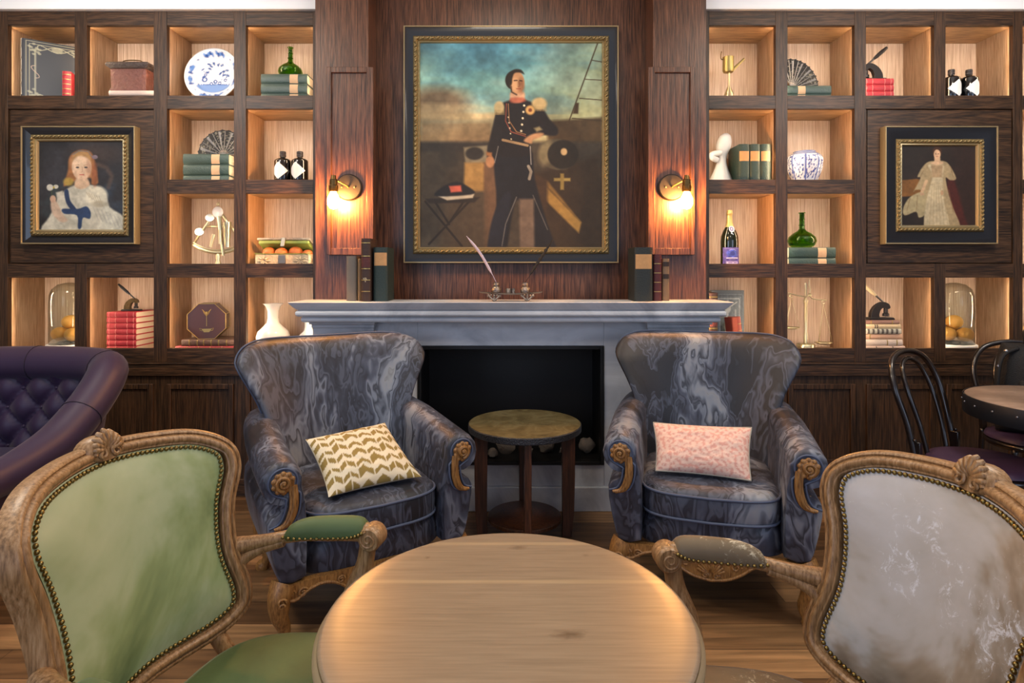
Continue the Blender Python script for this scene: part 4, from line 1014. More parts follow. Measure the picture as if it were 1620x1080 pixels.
def lady():
    p = Paint(160, 174, (34, 25, 21)); p.noise(4, .3); p.ell(.95, .7, .3, .8, (46, 26, 20), 1, .7)
    p.poly([(-.1, .50), (.12, .46), (.26, .47), (.26, .66), (-.1, .68)], (132, 86, 38), .01, .9); p.noise(10, .15)
    p.poly([(.66, .36), (.73, .50), (.85, .95), (.90, 1.15), (.60, 1.15), (.62, .5)], (74, 26, 20), .02, .9)
    p.poly([(.36, .22), (.46, .205), (.56, .205), (.64, .25), (.74, .44), (.66, .47), (.60, .44), (.64, .66), (.70, .85), (.78, 1.15), (.34, 1.15), (.33, .80), (.28, .62), (.20, .60), (.17, .62), (.26, .44), (.22, .42), (.28, .30)], (160, 140, 104), .008)
    p.poly([(.12, .70), (.30, .62), (.34, .70), (.33, .92), (.24, .98), (.20, .90), (.05, .95), (.03, .85)], (166, 150, 112), .008)
    p.poly([(.36, .27), (.44, .255), (.57, .26), (.56, .42), (.58, .75), (.64, 1.15), (.33, 1.15), (.34, .75), (.42, .42)], (190, 174, 140), .01)
    p.poly([(.40, .26), (.56, .26), (.55, .43), (.42, .43)], (150, 120, 86), .01, .7)
    for i in range(6): p.line([(.42+.025*i, .5), (.38+.05*i, 1.1)], .007, (150, 128, 92), .55, .012)
    for a in ((.30, .34, .26, .42), (.66, .28, .70, .42), (.12, .72, .08, .88), (.22, .68, .21, .86), (.64, .6, .70, .9)): p.line([a[:2], a[2:]], .010, (118, 92, 62), .6, .012)
    p.line([(.34, .48), (.30, .58), (.27, .66)], .04, (192, 158, 122), .95, .012); p.line([(.27, .66), (.30, .66)], .03, (186, 150, 116), 1, .012); p.ell(.55, .64, .02, .035, (180, 144, 108), .4)
    p.poly([(.45, .15), (.52, .15), (.53, .21), (.57, .235), (.48, .26), (.40, .235), (.445, .21)], (200, 164, 128), .008); p.ell(.484, .085, .062, .075, (64, 38, 24), .2); p.ell(.484, .115, .046, .064, (204, 164, 128), .15)
    for x in (.466, .502): p.ell(x, .108, .009, .006, (66, 42, 32), .4)
    p.line([(.484, .108), (.487, .128)], .004, (164, 118, 88)); p.line([(.472, .146), (.497, .146)], .007, (160, 80, 64))
    p.noise(34, .14, 2); p.noise(6, .1); return p
framed('painting', 'large gilt and black framed portrait of an officer by a cannon', (638, 979), (40, 416), 3.39, (15, 8, 2.5), naval(), depth=.058)
framed('painting', 'small black and gilt framed portrait of a fair-haired child in white', (32, 213), (199, 386), 3.355, (13, 7, 3.5), girl(), depth=.05, k=.8)
framed('painting', 'small black and gilt framed portrait of a standing lady in white', (1401, 1580), (199, 386), 3.355, (20, 7, 3.5), lady(), depth=.05, k=.8)

# ---------------------------------------------------------------- books
PAGE = flat('book_pages', 'd8cbb2', .85, bump=.3, bscale=200); PAGEO = flat('old_book_pages', 'a08a66', .9, bump=.3, bscale=200)
def cl(h, r=.55, **k): return flat('cloth_'+h, h, r, bump=.25, bscale=140, var=.12, **k)
def glyphs(m, txt, cx_, cz_, h, y, adv=None):
    """tiny strokes of simple capitals, facing -Y"""
    G = {'V': [((0, 1), (.5, 0), (1, 1))], 'O': [((0, 0), (1, 0), (1, 1), (0, 1), (0, 0))], 'L': [((0, 1), (0, 0), (1, 0))], 'I': [((.5, 0), (.5, 1))]}
    w_ = h*.7; x = cx_-len(txt)*w_*.65
    for ch in txt:
        for st in G[ch]:
            for (a, b), (c, d) in zip(st[:-1], st[1:]):
                m.tube([(x+a*w_, y, cz_+(b-.5)*h), (x+c*w_, y, cz_+(d-.5)*h)], h*.08, 4)
        x += w_*1.4
def book(label, loc, rot, T, Hh, D, cov, pages=None, lab=None, bands=None, group=None, name='book', extra=None):
    """spine faces local -Y; thickness T along X, height Hh along Z, depth D along +Y; base centre of the spine at the origin"""
    r = bpy.data.objects.new(name, None); COL.objects.link(r); r.empty_display_size = .03; tag(r, label, 'book', group)
    r.matrix_world = Matrix.Translation(Vector(loc)) @ rot.to_4x4()
    h = T/2; t = min(.003, T*.12); m = MB()
    sp = [(-h, .006)]+[(-h*math.cos(a), .006-(.006+T*.06)*math.sin(a)) for a in [PI*k/8 for k in range(1, 8)]]+[(h, .006)]
    inn = [(x*(h-t)/h, max(y+t, .004)) for x, y in sp][::-1]
    m.loft([[Vector((x, y, z)) for x, y in sp+inn] for z in (0, Hh)])
    m.box(-h, -h+t, .004, D, 0, Hh).box(h-t, h, .004, D, 0, Hh)
    m.build('cover', cov, r, sharp=40)
    g = .004; MB().box(-h+t, h-t, .005, D-g, g, Hh-g).build('page_block', pages or PAGE, r)
    def patch(z0, z1, mat, nm, o=.0009, wx=.97):
        s2 = [(x*wx, y-o) for x, y in sp[1:-1]]; s3 = [(x*wx*.98, y+.001) for x, y in sp[1:-1]][::-1]
        MB().loft([[Vector((x, y, z)) for x, y in s2+s3] for z in (z0, z1)]).build(nm, mat, r, sharp=50)
    if lab: patch(Hh*lab[0], Hh*lab[1], lab[2], 'title_label')
    if bands:
        m = MB()
        for z in bands[0]:
            s2 = [(x*1.0, y-.0018) for x, y in sp[1:-1]]; s3 = [(x*.97, y+.001) for x, y in sp[1:-1]][::-1]; hh = bands[2]
            m.loft([[Vector((x, y, z*Hh+q)) for x, y in s2+s3] for q in (-hh, hh)])
        m.build('spine_rib', bands[1], r, sharp=50)
    if extra: extra(r, sp)
    return r
RZ = lambda a: Matrix.Rotation(a, 3, 'Z')
LIE = Matrix(((0, 0, 1), (0, 1, 0), (-1, 0, 0)))      # book height -> +X, thickness -> -Z
def lying(label, x, y, z, L, T, D, cov, rz=0, **k):
    """lies flat; spine to the front, x is its left end"""
    return book(label, (x, y, z+T/2), RZ(rz) @ LIE, T, L, D, cov, **k)
LABEL_T = flat('tan_paper_label', 'b98d5e', .7, var=.2, vscale=60); LABEL_C = flat('cream_paper_label', 'd9b48c', .7, var=.12, vscale=60)
GRN = cl('3b4f48', .4); GRN2 = cl('263a31', .45); RED = cl('b8313a', .45); REDD = cl('8e2a30', .5)
GB = flat('gold_tooling', 'b59a5e', .35, metal=.8)
FL = [cellfloor(i) for i in range(4)]
def sx(px, Y=3.53): return PX(px, Y)
# left, top row
def ornate(r, sp):
    p = Paint(120, 150, (26, 31, 42)); g = (172, 168, 138)
    H = p.ar
    for a in (.035, .085): p.line([(a, a), (1-a, a), (1-a, H-a), (a, H-a), (a, a)], .009, g)
    for sx_, sy_ in ((1, 1), (-1, 1), (1, -1), (-1, -1)):
        cx_ = .5-sx_*.33; cy_ = H/2-sy_*(H/2-.18)
        for k in range(12): p.ell(cx_+.075*math.cos(k*.9)*((k % 3)+1)/2.2, cy_+.075*math.sin(k*.9)*((k % 3)+1)/2.2, .028, .022, g, .5, .8)
        p.line([(cx_, cy_), (cx_, H/2)], .03, g, .8)
    for y in (.14, H-.14):
        p.line([(.5+.3*math.cos(t), y+.05*math.sin(3*t)) for t in [k*.26 for k in range(25)]], .014, g)
        p.ell(.5, y, .09, .06, g, .3, .8)
    for x in (.17, .83):
        p.line([(x+.06*math.sin(t), H/2+.12*math.cos(t*.5)) for t in [k*.3 for k in range(22)]], .012, (176, 150, 130))
    panel('gilt_cover', p, vcol('tooled_leather', .45), r, 0.0, 0.36, 0, .375, 0, fn=lambda x, z: (.0365, x*.86+.012, z*.99+.004))
bk = book('huge dark blue book with silver-gilt ornament standing in the top left cubby', (sx(35, 3.47), 3.466, FL[0]+.0005), RZ(-PI/2+.62), .07, .375, .33, cl('262b36'), pages=PAGEO, bands=([.12, .3, .5, .7, .88], cl('33261c'), .006), extra=None)
ornate(bk, None)
for o in bk.children:
    if o.name.startswith('gilt_cover'): pass
book('small red book with gilt spine leaning in front of the huge dark blue book', (sx(107, 3.46), 3.452, FL[0]+.0005), RZ(.35), .045, .185, .09, RED, bands=([.15, .3, .45, .6, .75, .9], GB, .002))
# green pair, top row, bottle on top
GL = 'green cloth books with paper labels'
def greens(px0, px1, row, n, y, tx, labs, rev=False, T=.052, jit=0):
    x0, x1 = PX(px0, y), PX(px1, y); z = FL[row]+.0005
    for i in range(n):
        L = x1-x0; la = (.62, .80, LABEL_C) if not rev else (.28, .44, LABEL_C)
        lying(labs[i], x0+(jit*i), y, z, L, T, .19, GRN, lab=la, group=GL); z += T+.0006
    return z
zg1 = greens(413, 486, 0, 3, 3.46, 0, ['mostly hidden lowest green book under the green bottle, top row', 'middle green book under the green bottle, top row', 'upper green book under the green bottle, top row'], T=.0572)
greens(290, 362, 1, 3, 3.46, 0, ['bottom one of three green books under the dark fan', 'middle one of three green books under the dark fan', 'top one of three green books under the dark fan'], T=.0625)
greens(1242, 1315, 0, 2, 3.46, 0, ['lower, mostly hidden green book under the fan, top row right', 'upper green book lying under the fan, top row right'], rev=True, T=.0525)
zg2 = greens(1248, 1322, 2, 2, 3.46, 0, ['lower green book under the green bottle, third row right', 'upper green book under the green bottle, third row right'], T=.0625)
for i, (a, b) in enumerate(((1169, 1186), (1186.5, 1203), (1203.5, 1219.5))):
    y = 3.46; book(['left one', 'middle one', 'right one'][i]+' of three upright green books beside the white vase', (PX((a+b)/2, y), y, FL[1]+.0005), RZ(0), (b-a)*y/FP-.001, .245, .17, GRN2, lab=(.60, .83, LABEL_T), group='upright green books')
# red stacks
def stack(cols, px0, px1, row, y, labs, Ts, name='book', D=.17, jit=None, **k):
    z = FL[row]+.0005; x0 = PX(px0, y); L = PX(px1, y)-x0
    for i, lb in enumerate(labs):
        j = jit[i] if jit else (0, 0)
        lying(lb, x0+j[0]*y/FP, y, z, L-(j[0]-j[1])*y/FP, Ts[i], D, cols[i % len(cols)], **k); z += Ts[i]+.0006
    return z
o7 = ['bottom', 'second', 'third', 'fourth', 'fifth', 'sixth', 'top']
zr1 = stack([RED], 169, 215, 3, 3.47, ['%s one of seven red books stacked in the lower left cubby' % q for q in o7], [.0328]*7, D=.2, bands=([.08, .3, .7, .92], flat('pink_tooling', 'd98a80', .5), .0012), group='red books in the lower left stack')
zr2 = stack([RED], 1366, 1414, 0, 3.47, ['%s one of four red books under the embosser, top row right' % q for q in ('bottom', 'second', 'third', 'top')], [.0372]*4, D=.17, bands=([.1, .3, .7, .9], flat('pink_tooling', 'd98a80', .5), .0012), group='red books in the upper right stack')
old = ['bottom', 'second', 'third', 'fourth', 'fifth', 'top']
oc = [cl('c2a695'), cl('cdb9a8'), cl('c49c80'), cl('b9b3a2'), cl('ccb48e'), cl('8c6a5e')]
def oldrow(r, sp): pass
zo = FL[3]+.0005
for i in range(6):
    y = 3.47+.004*((i*7) % 3); T = [.034, .037, .032, .030, .025, .022][i]; x0 = PX(1367, y); x1 = PX([1432, 1428, 1427, 1426, 1425, 1423][i], y)
    b = lying(old[i]+' one of six worn pale books under the black embosser', x0, y, zo, x1-x0, T, .16, oc[i], pages=PAGEO, bands=([[.3, .7], [.6, .85], [.15], [.12, .25, .38, .5, .62, .75, .88], [.3, .36], [.2, .8]][i], flat('faded_ink', '5a5048', .7) if i in (0, 3, 4) else GB, .006 if i == 3 else .0025))
    zo += T+.0006
# two books under the octagonal box
z8 = FL[3]+.0005
lying('dark red book, lower of two under the octagonal box', PX(277, 3.46), 3.46, z8, .34, .034, .2, REDD, bands=([.2, .4, .6, .8], GB, .002))
lying('brown ribbed book, upper of two under the octagonal box', PX(287, 3.465), 3.465, z8+.0346, .31, .037, .2, cl('5c4236'), bands=([.15, .3, .42, .56, .7, .85], GB, .003))
z8 += .0722
# right bottom row first cubby
book('brown leather book standing upright at the left of the lower right cubby', (PX(1128, 3.46), 3.46, FL[3]+.0005), RZ(0), .058, .345, .15, cl('4e3028'), bands=([.2, .4, .6, .8, .93], GB, .004), lab=(.44, .6, cl('7a3a34')))
def greycover(r, sp):
    p = Paint(90, 120, (104, 116, 122)); H = p.ar; g = (172, 178, 178)
    p.line([(.05, .05), (.95, .05), (.95, H-.05), (.05, H-.05), (.05, .05)], .03, (70, 78, 84)); p.line([(.13, .12), (.87, .12), (.87, H-.12), (.13, H-.12), (.13, .12)], .02, g)
    p.ell(.5, .32, .10, .16, g, .3); p.line([(.2, .2), (.4, .3), (.5, .2), (.6, .3), (.8, .2)], .03, g); p.line([(.25, .4), (.25, 1.2)], .05, g, .7); p.line([(.75, .4), (.75, 1.2)], .05, g, .7); p.line([(.5, .5), (.42, .8), (.5, 1.2)], .06, g, .8); p.noise(20, .2)
    panel('pictorial_cover', p, vcol('tooled_leather', .45), r, 0, .19, 0, .33, 0, fn=lambda x, z: (-.0165, .19-x+.006, z+.004))
gb = book('grey pictorial book facing out in the lower right cubby', (PX(1175, 3.62), 3.62, FL[3]+.0005), RZ(PI/2), .032, .355, .2, cl('5d666c')); gb.location.x = PX(1139, 3.60); gb.matrix_world = Matrix.Translation((PX(1176, 3.60), 3.60, FL[3]+.0005)) @ RZ(PI/2).to_4x4()
greycover(gb, None)
book('small faded red book leaning beside the grey pictorial book', (PX(1176, 3.47), 3.475, FL[3]+.006), Matrix.Rotation(-.12, 3, 'Y') @ RZ(.55), .035, .20, .09, cl('b0574a'), bands=([.2, .4, .6, .8], GB, .002))
# far right sliver of cubbies
zz = FL[3]+.0005
for i, c in enumerate(('b0a090', '5c3a34', '8a7460')):
    lying(['bottom', 'middle', 'top'][i]+' one of three old books stacked at the right edge', PX(1622, 3.47), 3.47, zz, .28, .05, .18, cl(c), pages=PAGEO); zz += .0506
# mantel books
ZM = 1.1325
def mb(lb, a, b, top, y, D, cov, **k):
    return book(lb, (PX((a+b)/2, y), y, ZM), RZ(0), (b-a)*y/FP, PZ(top, y)-ZM, D, cov, **k)
mb('grey clothbound book at the left end of the mantel', 548, 564, 405, 3.10, .11, cl('6b665e'))
mb('thin tan book squeezed behind the tall brown book on the mantel', 565.5, 571.5, 409, 3.10, .10, cl('7c6444'))
def vol(r, sp):
    m = MB(); H_ = .35; glyphs(m, 'VOL', 0, .117, .008, -.0095); glyphs(m, 'V', .0015, .103, .008, -.0095); m.build('spine_lettering', flat('cream_lettering', 'd8cfb8', .6), r)
mb('tall dark brown ribbed book standing forward on the mantel', 571, 586, 377, 3.045, .16, cl('38241c'), bands=([.16, .34, .52, .72, .93], GB, .0022), lab=(.54, .70, cl('4e1f1d')), extra=vol)
mb('thick dark green book with a tan label, left on the mantel', 591, 613, 391, 3.07, .17, cl('22322f'), lab=(.66, .9, LABEL_T))
mb('thick black-green book with a tan label, right on the mantel', 1004, 1032.5, 391, 3.06, .17, cl('1d2423'), lab=(.60, .87, LABEL_T))
mb('burgundy book between the black-green and tan books on the mantel', 1034, 1047, 402, 3.09, .13, cl('4e1c1f'), bands=([.2, .4, .6, .8], GB, .0018))
mb('slim tan book at the right end of the mantel books', 1048.5, 1059, 409, 3.10, .12, cl('7c6248'), bands=([.58, .87], cl('2a1d18'), .012))

# ---------------------------------------------------------------- shelf ornaments
def glass(name, tint, a=.35):
    if name in MC: return MC[name]
    m, nt, b = new_mat(name); L = nt.links.new
    tr = N(nt, 'ShaderNodeBsdfTransparent'); tr.inputs[0].default_value = (*lin(tint), 1); gl = N(nt, 'ShaderNodeBsdfGlossy'); gl.inputs['Roughness'].default_value = .05
    lw = N(nt, 'ShaderNodeLayerWeight', i_Blend=a); ms = N(nt, 'ShaderNodeMixShader'); L(lw.outputs['Facing'], ms.inputs[0]); L(tr.outputs[0], ms.inputs[1]); L(gl.outputs[0], ms.inputs[2])
    L(ms.outputs[0], nt.nodes['Material Output'].inputs[0]); MC[name] = m; return m
CLEAR = glass('clear_glass', 'f4f6f4', .12); GREENG = glass('green_bottle_glass', 'a9cf78', .10)
PORC = flat('white_porcelain', 'eceae6', .2, coat=.5)
def bottle_green(lb, x, y, z, s=1.0):
    r = thing('glass_bottle', lb, 'bottle', (x, y, z))
    m = MB().lathe([(0, 0), (.045*s, 0), (.062*s, .012*s), (.072*s, .035*s), (.066*s, .056*s), (.045*s, .076*s), (.024*s, .088*s), (.014*s, .10*s), (.012*s, .18*s), (.013*s, .185*s), (.012*s, .185*s), (.010*s, .18*s), (.011*s, .102*s), (.02*s, .09*s), (.042*s, .074*s), (.061*s, .056*s), (.067*s, .035*s), (.056*s, .014*s), (0, .006*s)], n=32)
    m.build('bottle_body', GREENG, r, sharp=60)
    m = MB()
    for zz, rr in ((.185, .0175), (.15, .015), (.12, .0165)): m.tube([(rr*s*.9*math.cos(2*PI*k/20), rr*s*.9*math.sin(2*PI*k/20), zz*s) for k in range(20)], .0025*s, 6, loop=True)
    m.build('neck_ring', GREENG, r, sharp=None)
bottle_green('green glass bottle with ringed neck on green books, top row left', PX(458.5, 3.53), 3.54, zg1, .98)
bottle_green('green glass bottle with ringed neck on green books, third row right', PX(1270, 3.54), 3.55, zg2, 1.12)
BLKG = flat('black_bottle_glass', '0d0b0b', .12, coat=.5); LABW = flat('white_paper_label', 'f2f1ee', .6); INK = flat('grey_ink', '6b6b6b', .7)
def gin(lb, x, y, z, g):
    r = thing('black_bottle', lb, 'bottle', (x, y, z), group=g); R0 = .0475
    MB().lathe([(0, 0), (R0-.003, 0), (R0, .005), (R0, .150), (R0-.003, .158), (R0-.016, .166), (.018, .170), (.015, .174), (.015, .18), (0, .18)], n=36).build('bottle_body', BLKG, r, sharp=50)
    MB().lathe([(0, .178), (.0165, .178), (.018, .18), (.018, .19), (.0165, .192), (.018, .194), (.018, .206), (.0165, .209), (0, .209)], n=24).build('cap', flat('dark_cork_cap', '2a2426', .5), r, sharp=40)
    m = MB(); vs = []; n = 14; s = -1 if x < 0 else 1
    a0 = -PI/2+(-.22 if x < 0 else .22)
    for j in range(n+1):
        zz = lerp(.042, .142, j/n); hwid = (1-abs(2*j/n-1))*.058+.0005
        for i in range(n+1):
            a = a0+lerp(-hwid, hwid, i/n)/R0*.98; vs.append(((R0+.0006)*math.cos(a), (R0+.0006)*math.sin(a), zz))
    m.add(vs, [(j*(n+1)+i, j*(n+1)+i+1, (j+1)*(n+1)+i+1, (j+1)*(n+1)+i) for j in range(n) for i in range(n)]); m.build('diamond_label', LABW, r, sharp=None)
gin('black bottle with white diamond label, left one in the second row', PX(447.5, 3.5), 3.50, FL[1]+.0005, 'black bottles')
gin('black bottle with white diamond label, right one in the second row', PX(474.5, 3.5), 3.50, FL[1]+.0005, 'black bottles')
gin('black bottle with white diamond label, left one at the top right', PX(1505, 3.5), 3.50, FL[0]+.0005, 'black bottles')
gin('black bottle with white diamond label, right one at the top right', PX(1533, 3.5), 3.50, FL[0]+.0005, 'black bottles')
# champagne
r = thing('champagne_bottle', 'dark champagne bottle with gold foil and violet label', 'bottle', (PX(1154, 3.5), 3.50, FL[2]+.0005))
MB().lathe([(0, 0), (.047, 0), (.051, .005), (.051, .16), (.048, .19), (.038, .22), (.024, .245), (.017, .27), (0, .27)], n=36).build('bottle_body', flat('dark_green_glass', '141c0e', .1, coat=.6), r, sharp=60)
MB().lathe([(.0245, .2455), (.018, .27), (.015, .31), (.0155, .318), (.0185, .32), (.0185, .328), (.0165, .332), (.0155, .345), (0, .347)], n=28).build('gold_foil', flat('gold_foil', 'e0c27a', .35, metal=.6, bump=.3), r, sharp=60)
def wraplabel(r, R0, z0, z1, a0, a1, p, nm):
    W, H = p.W, p.H; vs = [((R0+.0008)*math.cos(lerp(a0, a1, i/(W-1))), (R0+.0008)*math.sin(lerp(a0, a1, i/(W-1))), lerp(z1, z0, j/(H-1))) for j in range(H) for i in range(W)]
    MB().add(vs, [(j*W+i, (j+1)*W+i, (j+1)*W+i+1, j*W+i+1) for j in range(H-1) for i in range(W-1)]).build(nm, vcol('printed_label', .45), r, cols=p.lin(), sharp=None)
p = Paint(80, 72, (88, 72, 156)); p.ell(.5, .3, .3, .22, (76, 92, 190), .5); p.noise(8, .5); p.line([(.1, .06), (.9, .06)], .03, (150, 140, 200)); p.line([(.35, .15), (.42, .1), (.58, .1), (.65, .15)], .025, (190, 190, 230)); p.ell(.5, .3, .12, .12, (60, 70, 150), .3)
for a, b in ((.22, .36), (.39, .5), (.54, .66), (.69, .8)): p.line([(a, .53), (b, .53)], .045, (236, 236, 248))
p.line([(.35, .62), (.65, .62)], .02, (200, 200, 232)); p.poly([(.2, .70), (.8, .70), (.8, .86), (.2, .86)], (226, 212, 240), .03); p.line([(.3, .76), (.48, .76)], .03, (110, 90, 170)); p.line([(.55, .76), (.72, .76)], .03, (110, 90, 170))
wraplabel(r, .051, .02, .125, -PI/2-1.15, -PI/2+1.15, p, 'violet_label')
p = Paint(36, 40, (232, 226, 236)); p.ell(.5, .55, .3, .34, (110, 96, 160), .4); p.ell(.5, .55, .15, .2, (226, 220, 236), .4)
vs = []
W, H = 36, 40
MB().add([((.5-i/(W-1))*-.034, -(.0245+.0155*j/(H-1))-.001, .252-.038*j/(H-1)) for j in range(H) for i in range(W)], [(j*W+i, (j+1)*W+i, (j+1)*W+i+1, j*W+i+1) for j in range(H-1) for i in range(W-1) if math.hypot(i/(W-1)-.5, j/(H-1)-.5) < .5]).build('neck_medallion', vcol('printed_label', .45), r, cols=p.lin(), sharp=None)
# Delft plate
r = thing('delft_plate', 'large blue and white painted plate propped up in the top row', 'plate', (PX(336, 3.56), 3.56, FL[0]+.0005))
p = Paint(150, 150, (204, 210, 220)); B1, B2 = (24, 58, 128), (84, 124, 190)
R2 = np.hypot(p.x-.5, p.y-.5)
p.put(np.clip((.33-R2)*60, 0, 1)*np.clip((R2-.32)*60, 0, 1)*2, (190, 196, 206))
for k in range(12):
    a = k*PI/6+.25; q = .415
    if k % 3 != 1:
        for j in range(5): p.ell(.5+q*math.cos(a+.09*(j-2)), .5+q*math.sin(a+.09*(j-2))+.016*((j*5) % 3-1), .032, .026, B1 if j % 2 else B2, .4, .95, a)
    else: p.ell(.5+q*math.cos(a), .5+q*math.sin(a), .012, .012, B1, .4)
p.poly([(.22, .66), (.78, .66), (.70, .78), (.5, .82), (.3, .78)], B2, .01, .8); p.line([(.22, .655), (.8, .66)], .01, B1)
for cx_, cy_, rr in ((.32, .56, .05), (.33, .47, .03), (.52, .60, .035), (.60, .63, .03), (.45, .64, .03), (.70, .57, .03)): p.ell(cx_, cy_, rr, rr, B1, .3); p.ell(cx_, cy_, rr*.5, rr*.5, (220, 228, 240), .4)
for a in (((.62, .62), (.66, .40)), ((.32, .45), (.27, .36)), ((.36, .44), (.40, .36)), ((.70, .56), (.74, .44))): p.line(a, .008, B1)
for x, y in ((.66, .40), (.60, .44), (.72, .38), (.67, .47), (.27, .36), (.40, .35), (.38, .26), (.47, .25), (.55, .27), (.62, .28), (.36, .42), (.30, .50), (.74, .48), (.42, .30)): p.ell(x, y, .036, .018, B1, .4, .9, x*9)
tilt = Matrix.Translation((0, 0, .036)) @ Matrix.Rotation(-.16, 4, 'X') @ Matrix.Translation((0, 0, .165))
def plate_pt(x, z, off=0):
    rr = math.hypot(x, z); y = -.030*sstep(.095, .165, rr)-.004*sstep(.10, .11, rr)
    return tilt @ Vector((x, y+off, z))
m = MB(); nr_, na = 40, 72; vs = []; idx = []
for j in range(nr_+1):
    for i in range(na):
        rr = .165*j/nr_; a = 2*PI*i/na; vs.append(plate_pt(rr*math.cos(a), rr*math.sin(a)))
        idx.append((min(149, int((.5+.5*j/nr_*math.cos(a))*149)), min(149, int((.5-.5*j/nr_*math.sin(a))*149))))
nv_ = len(vs)
for j in range(nr_+1):
    for i in range(na): rr = .165*j/nr_; a = 2*PI*i/na; vs.append(plate_pt(rr*math.cos(a), rr*math.sin(a), .007))
fs = [(j*na+i, j*na+(i+1) % na, (j+1)*na+(i+1) % na, (j+1)*na+i) for j in range(nr_) for i in range(na)]
fs += [tuple(nv_+q for q in f[::-1]) for f in fs]; fs += [(nr_*na+i, nr_*na+(i+1) % na, nv_+nr_*na+(i+1) % na, nv_+nr_*na+i) for i in range(na)]
pl = p.lin().reshape(150, 150, 3); cc = np.array([pl[b, a] for a, b in idx]); cc = np.vstack([cc, np.full((len(idx), 3), .78)])
m.add(vs, fs); m.build('plate_disc', vcol('glazed_faience', .18, coat=.5), r, cols=cc, sharp=None)
m = MB().tube([(-.05, -.03, .05), (-.05, -.03, .03), (-.05, .0, .006), (-.05, .07, .006), (-.05, .085, .17)], .004, 6).tube([(.05, -.03, .05), (.05, -.03, .03), (.05, .0, .006), (.05, .07, .006), (.05, .085, .17)], .004, 6).tube([(-.05, .07, .006), (.05, .07, .006)], .004, 6); m.build('plate_stand', BLACK, r)
# leather casket on a pale book
lying('mostly hidden dark book at the bottom of the pile under the leather casket', PX(174, 3.46), 3.46, FL[0]+.0005, .26, .048, .2, cl('5a4238'))
lying('cream book lying directly under the brown leather casket', PX(172, 3.46), 3.46, FL[0]+.0491, .27, .028, .2, cl('cbb9ae'))
r = thing('leather_casket', 'tooled brown leather casket with a flared lid in the top row', 'box', (PX(207, 3.50), 3.55, FL[0]+.0778)); r.scale = (1, 1, 1.1)
LEA = flat('tooled_brown_leather', '6a4038', .45, bump=.9, bscale=55, var=.3, vscale=40)
MB().loft([[Vector((x*s, y*s, z)) for x, y in ((-.105, -.075), (.105, -.075), (.105, .075), (-.105, .075))] for s, z in ((1.02, 0), (1.03, .01), (.97, .02), (1.0, .12))]).build('casket_body', LEA, r, bevel=.003)
MB().loft([[Vector((x*s, y*s, z)) for x, y in ((-.125, -.09), (.125, -.09), (.125, .09), (-.125, .09))] for s, z in ((.86, .12), (1.0, .134), (1.02, .142), (.96, .152), (.7, .16))]).build('casket_lid', flat('dark_studded_lid', '3c3230', .5, bump=.8, bscale=90), r, bevel=.003)
MB().tube(catmull([(-.07, -.03, .155), (-.05, -.035, .172), (0, -.035, .176), (.05, -.035, .172), (.07, -.03, .155)], 5), .003, 6).build('handle', BRASS_D, r)
# fans
def fan(lb, x, y, z, R0, a0, a1, rz=0):
    r = thing('folding_fan', lb, 'fan', (x, y, z), rz); n = 22
    rg = random.Random(int(R0*999)); vs = []; cols = []; J = 24
    pal = [(9, 9, 10), (12, 12, 13), (38, 36, 32), (130, 126, 112), (70, 70, 72), (30, 34, 34), (120, 120, 126)]
    for side in (0, 1):
        for i in range(n*2+1):
            a = lerp(a0, a1, i/(n*2)); zig = .004*(1 if i % 2 else -1)
            for j in range(J+1):
                q = lerp(.22, 1, j/J)*R0*(1+(.035*abs(math.sin(i*PI/4)) if j > J-3 else 0)); vs.append((q*math.cos(a), zig*j/J-.002*side, q*math.sin(a)+.008))
                v = mnoise.noise(Vector((i*.35, j*.45, R0*20)))+.6*mnoise.noise(Vector((i*.9, j*1.1, 5)))
                c = pal[0] if v < .05 else pal[3] if v < .17 else pal[2] if v < .28 else pal[4] if v < .36 else pal[1]
                if i % 8 == 0: c = (186, 186, 190)
                if j > J-2: c = (26, 24, 24)
                cols.append(lin(c))
    S = (n*2+1)*(J+1); fs = []
    for i in range(n*2):
        for j in range(J):
            q = (i*(J+1)+j, i*(J+1)+j+1, (i+1)*(J+1)+j+1, (i+1)*(J+1)+j); fs.append(q); fs.append(tuple(S+k for k in q[::-1]))
    MB().add(vs, fs).build('fan_leaf', vcol('painted_fan_leaf', .65), r, cols=np.array(cols), sharp=None)
    m = MB()
    for i in range(0, n+1, 2):
        a = lerp(a0, a1, i/n); m.tube([(0, -.003, .008), (R0*.3*math.cos(a), -.003, R0*.3*math.sin(a)+.008), (R0*.97*math.cos(a), -.006, R0*.97*math.sin(a)+.008)], .0022, 4)
    m.ball((0, -.005, .008), .007); m.build('fan_rib', flat('silvery_fan_stick', '8c8c8e', .35, metal=.3), r)
fan('open black painted fan standing on three green books', PX(350, 3.53), 3.56, FL[1]+.1895, .15, .12, PI-.02)
fan('open black painted fan drooping over one green book, top row right', PX(1256, 3.53), 3.56, FL[0]+.108, .175, .02, PI*.66, .15)
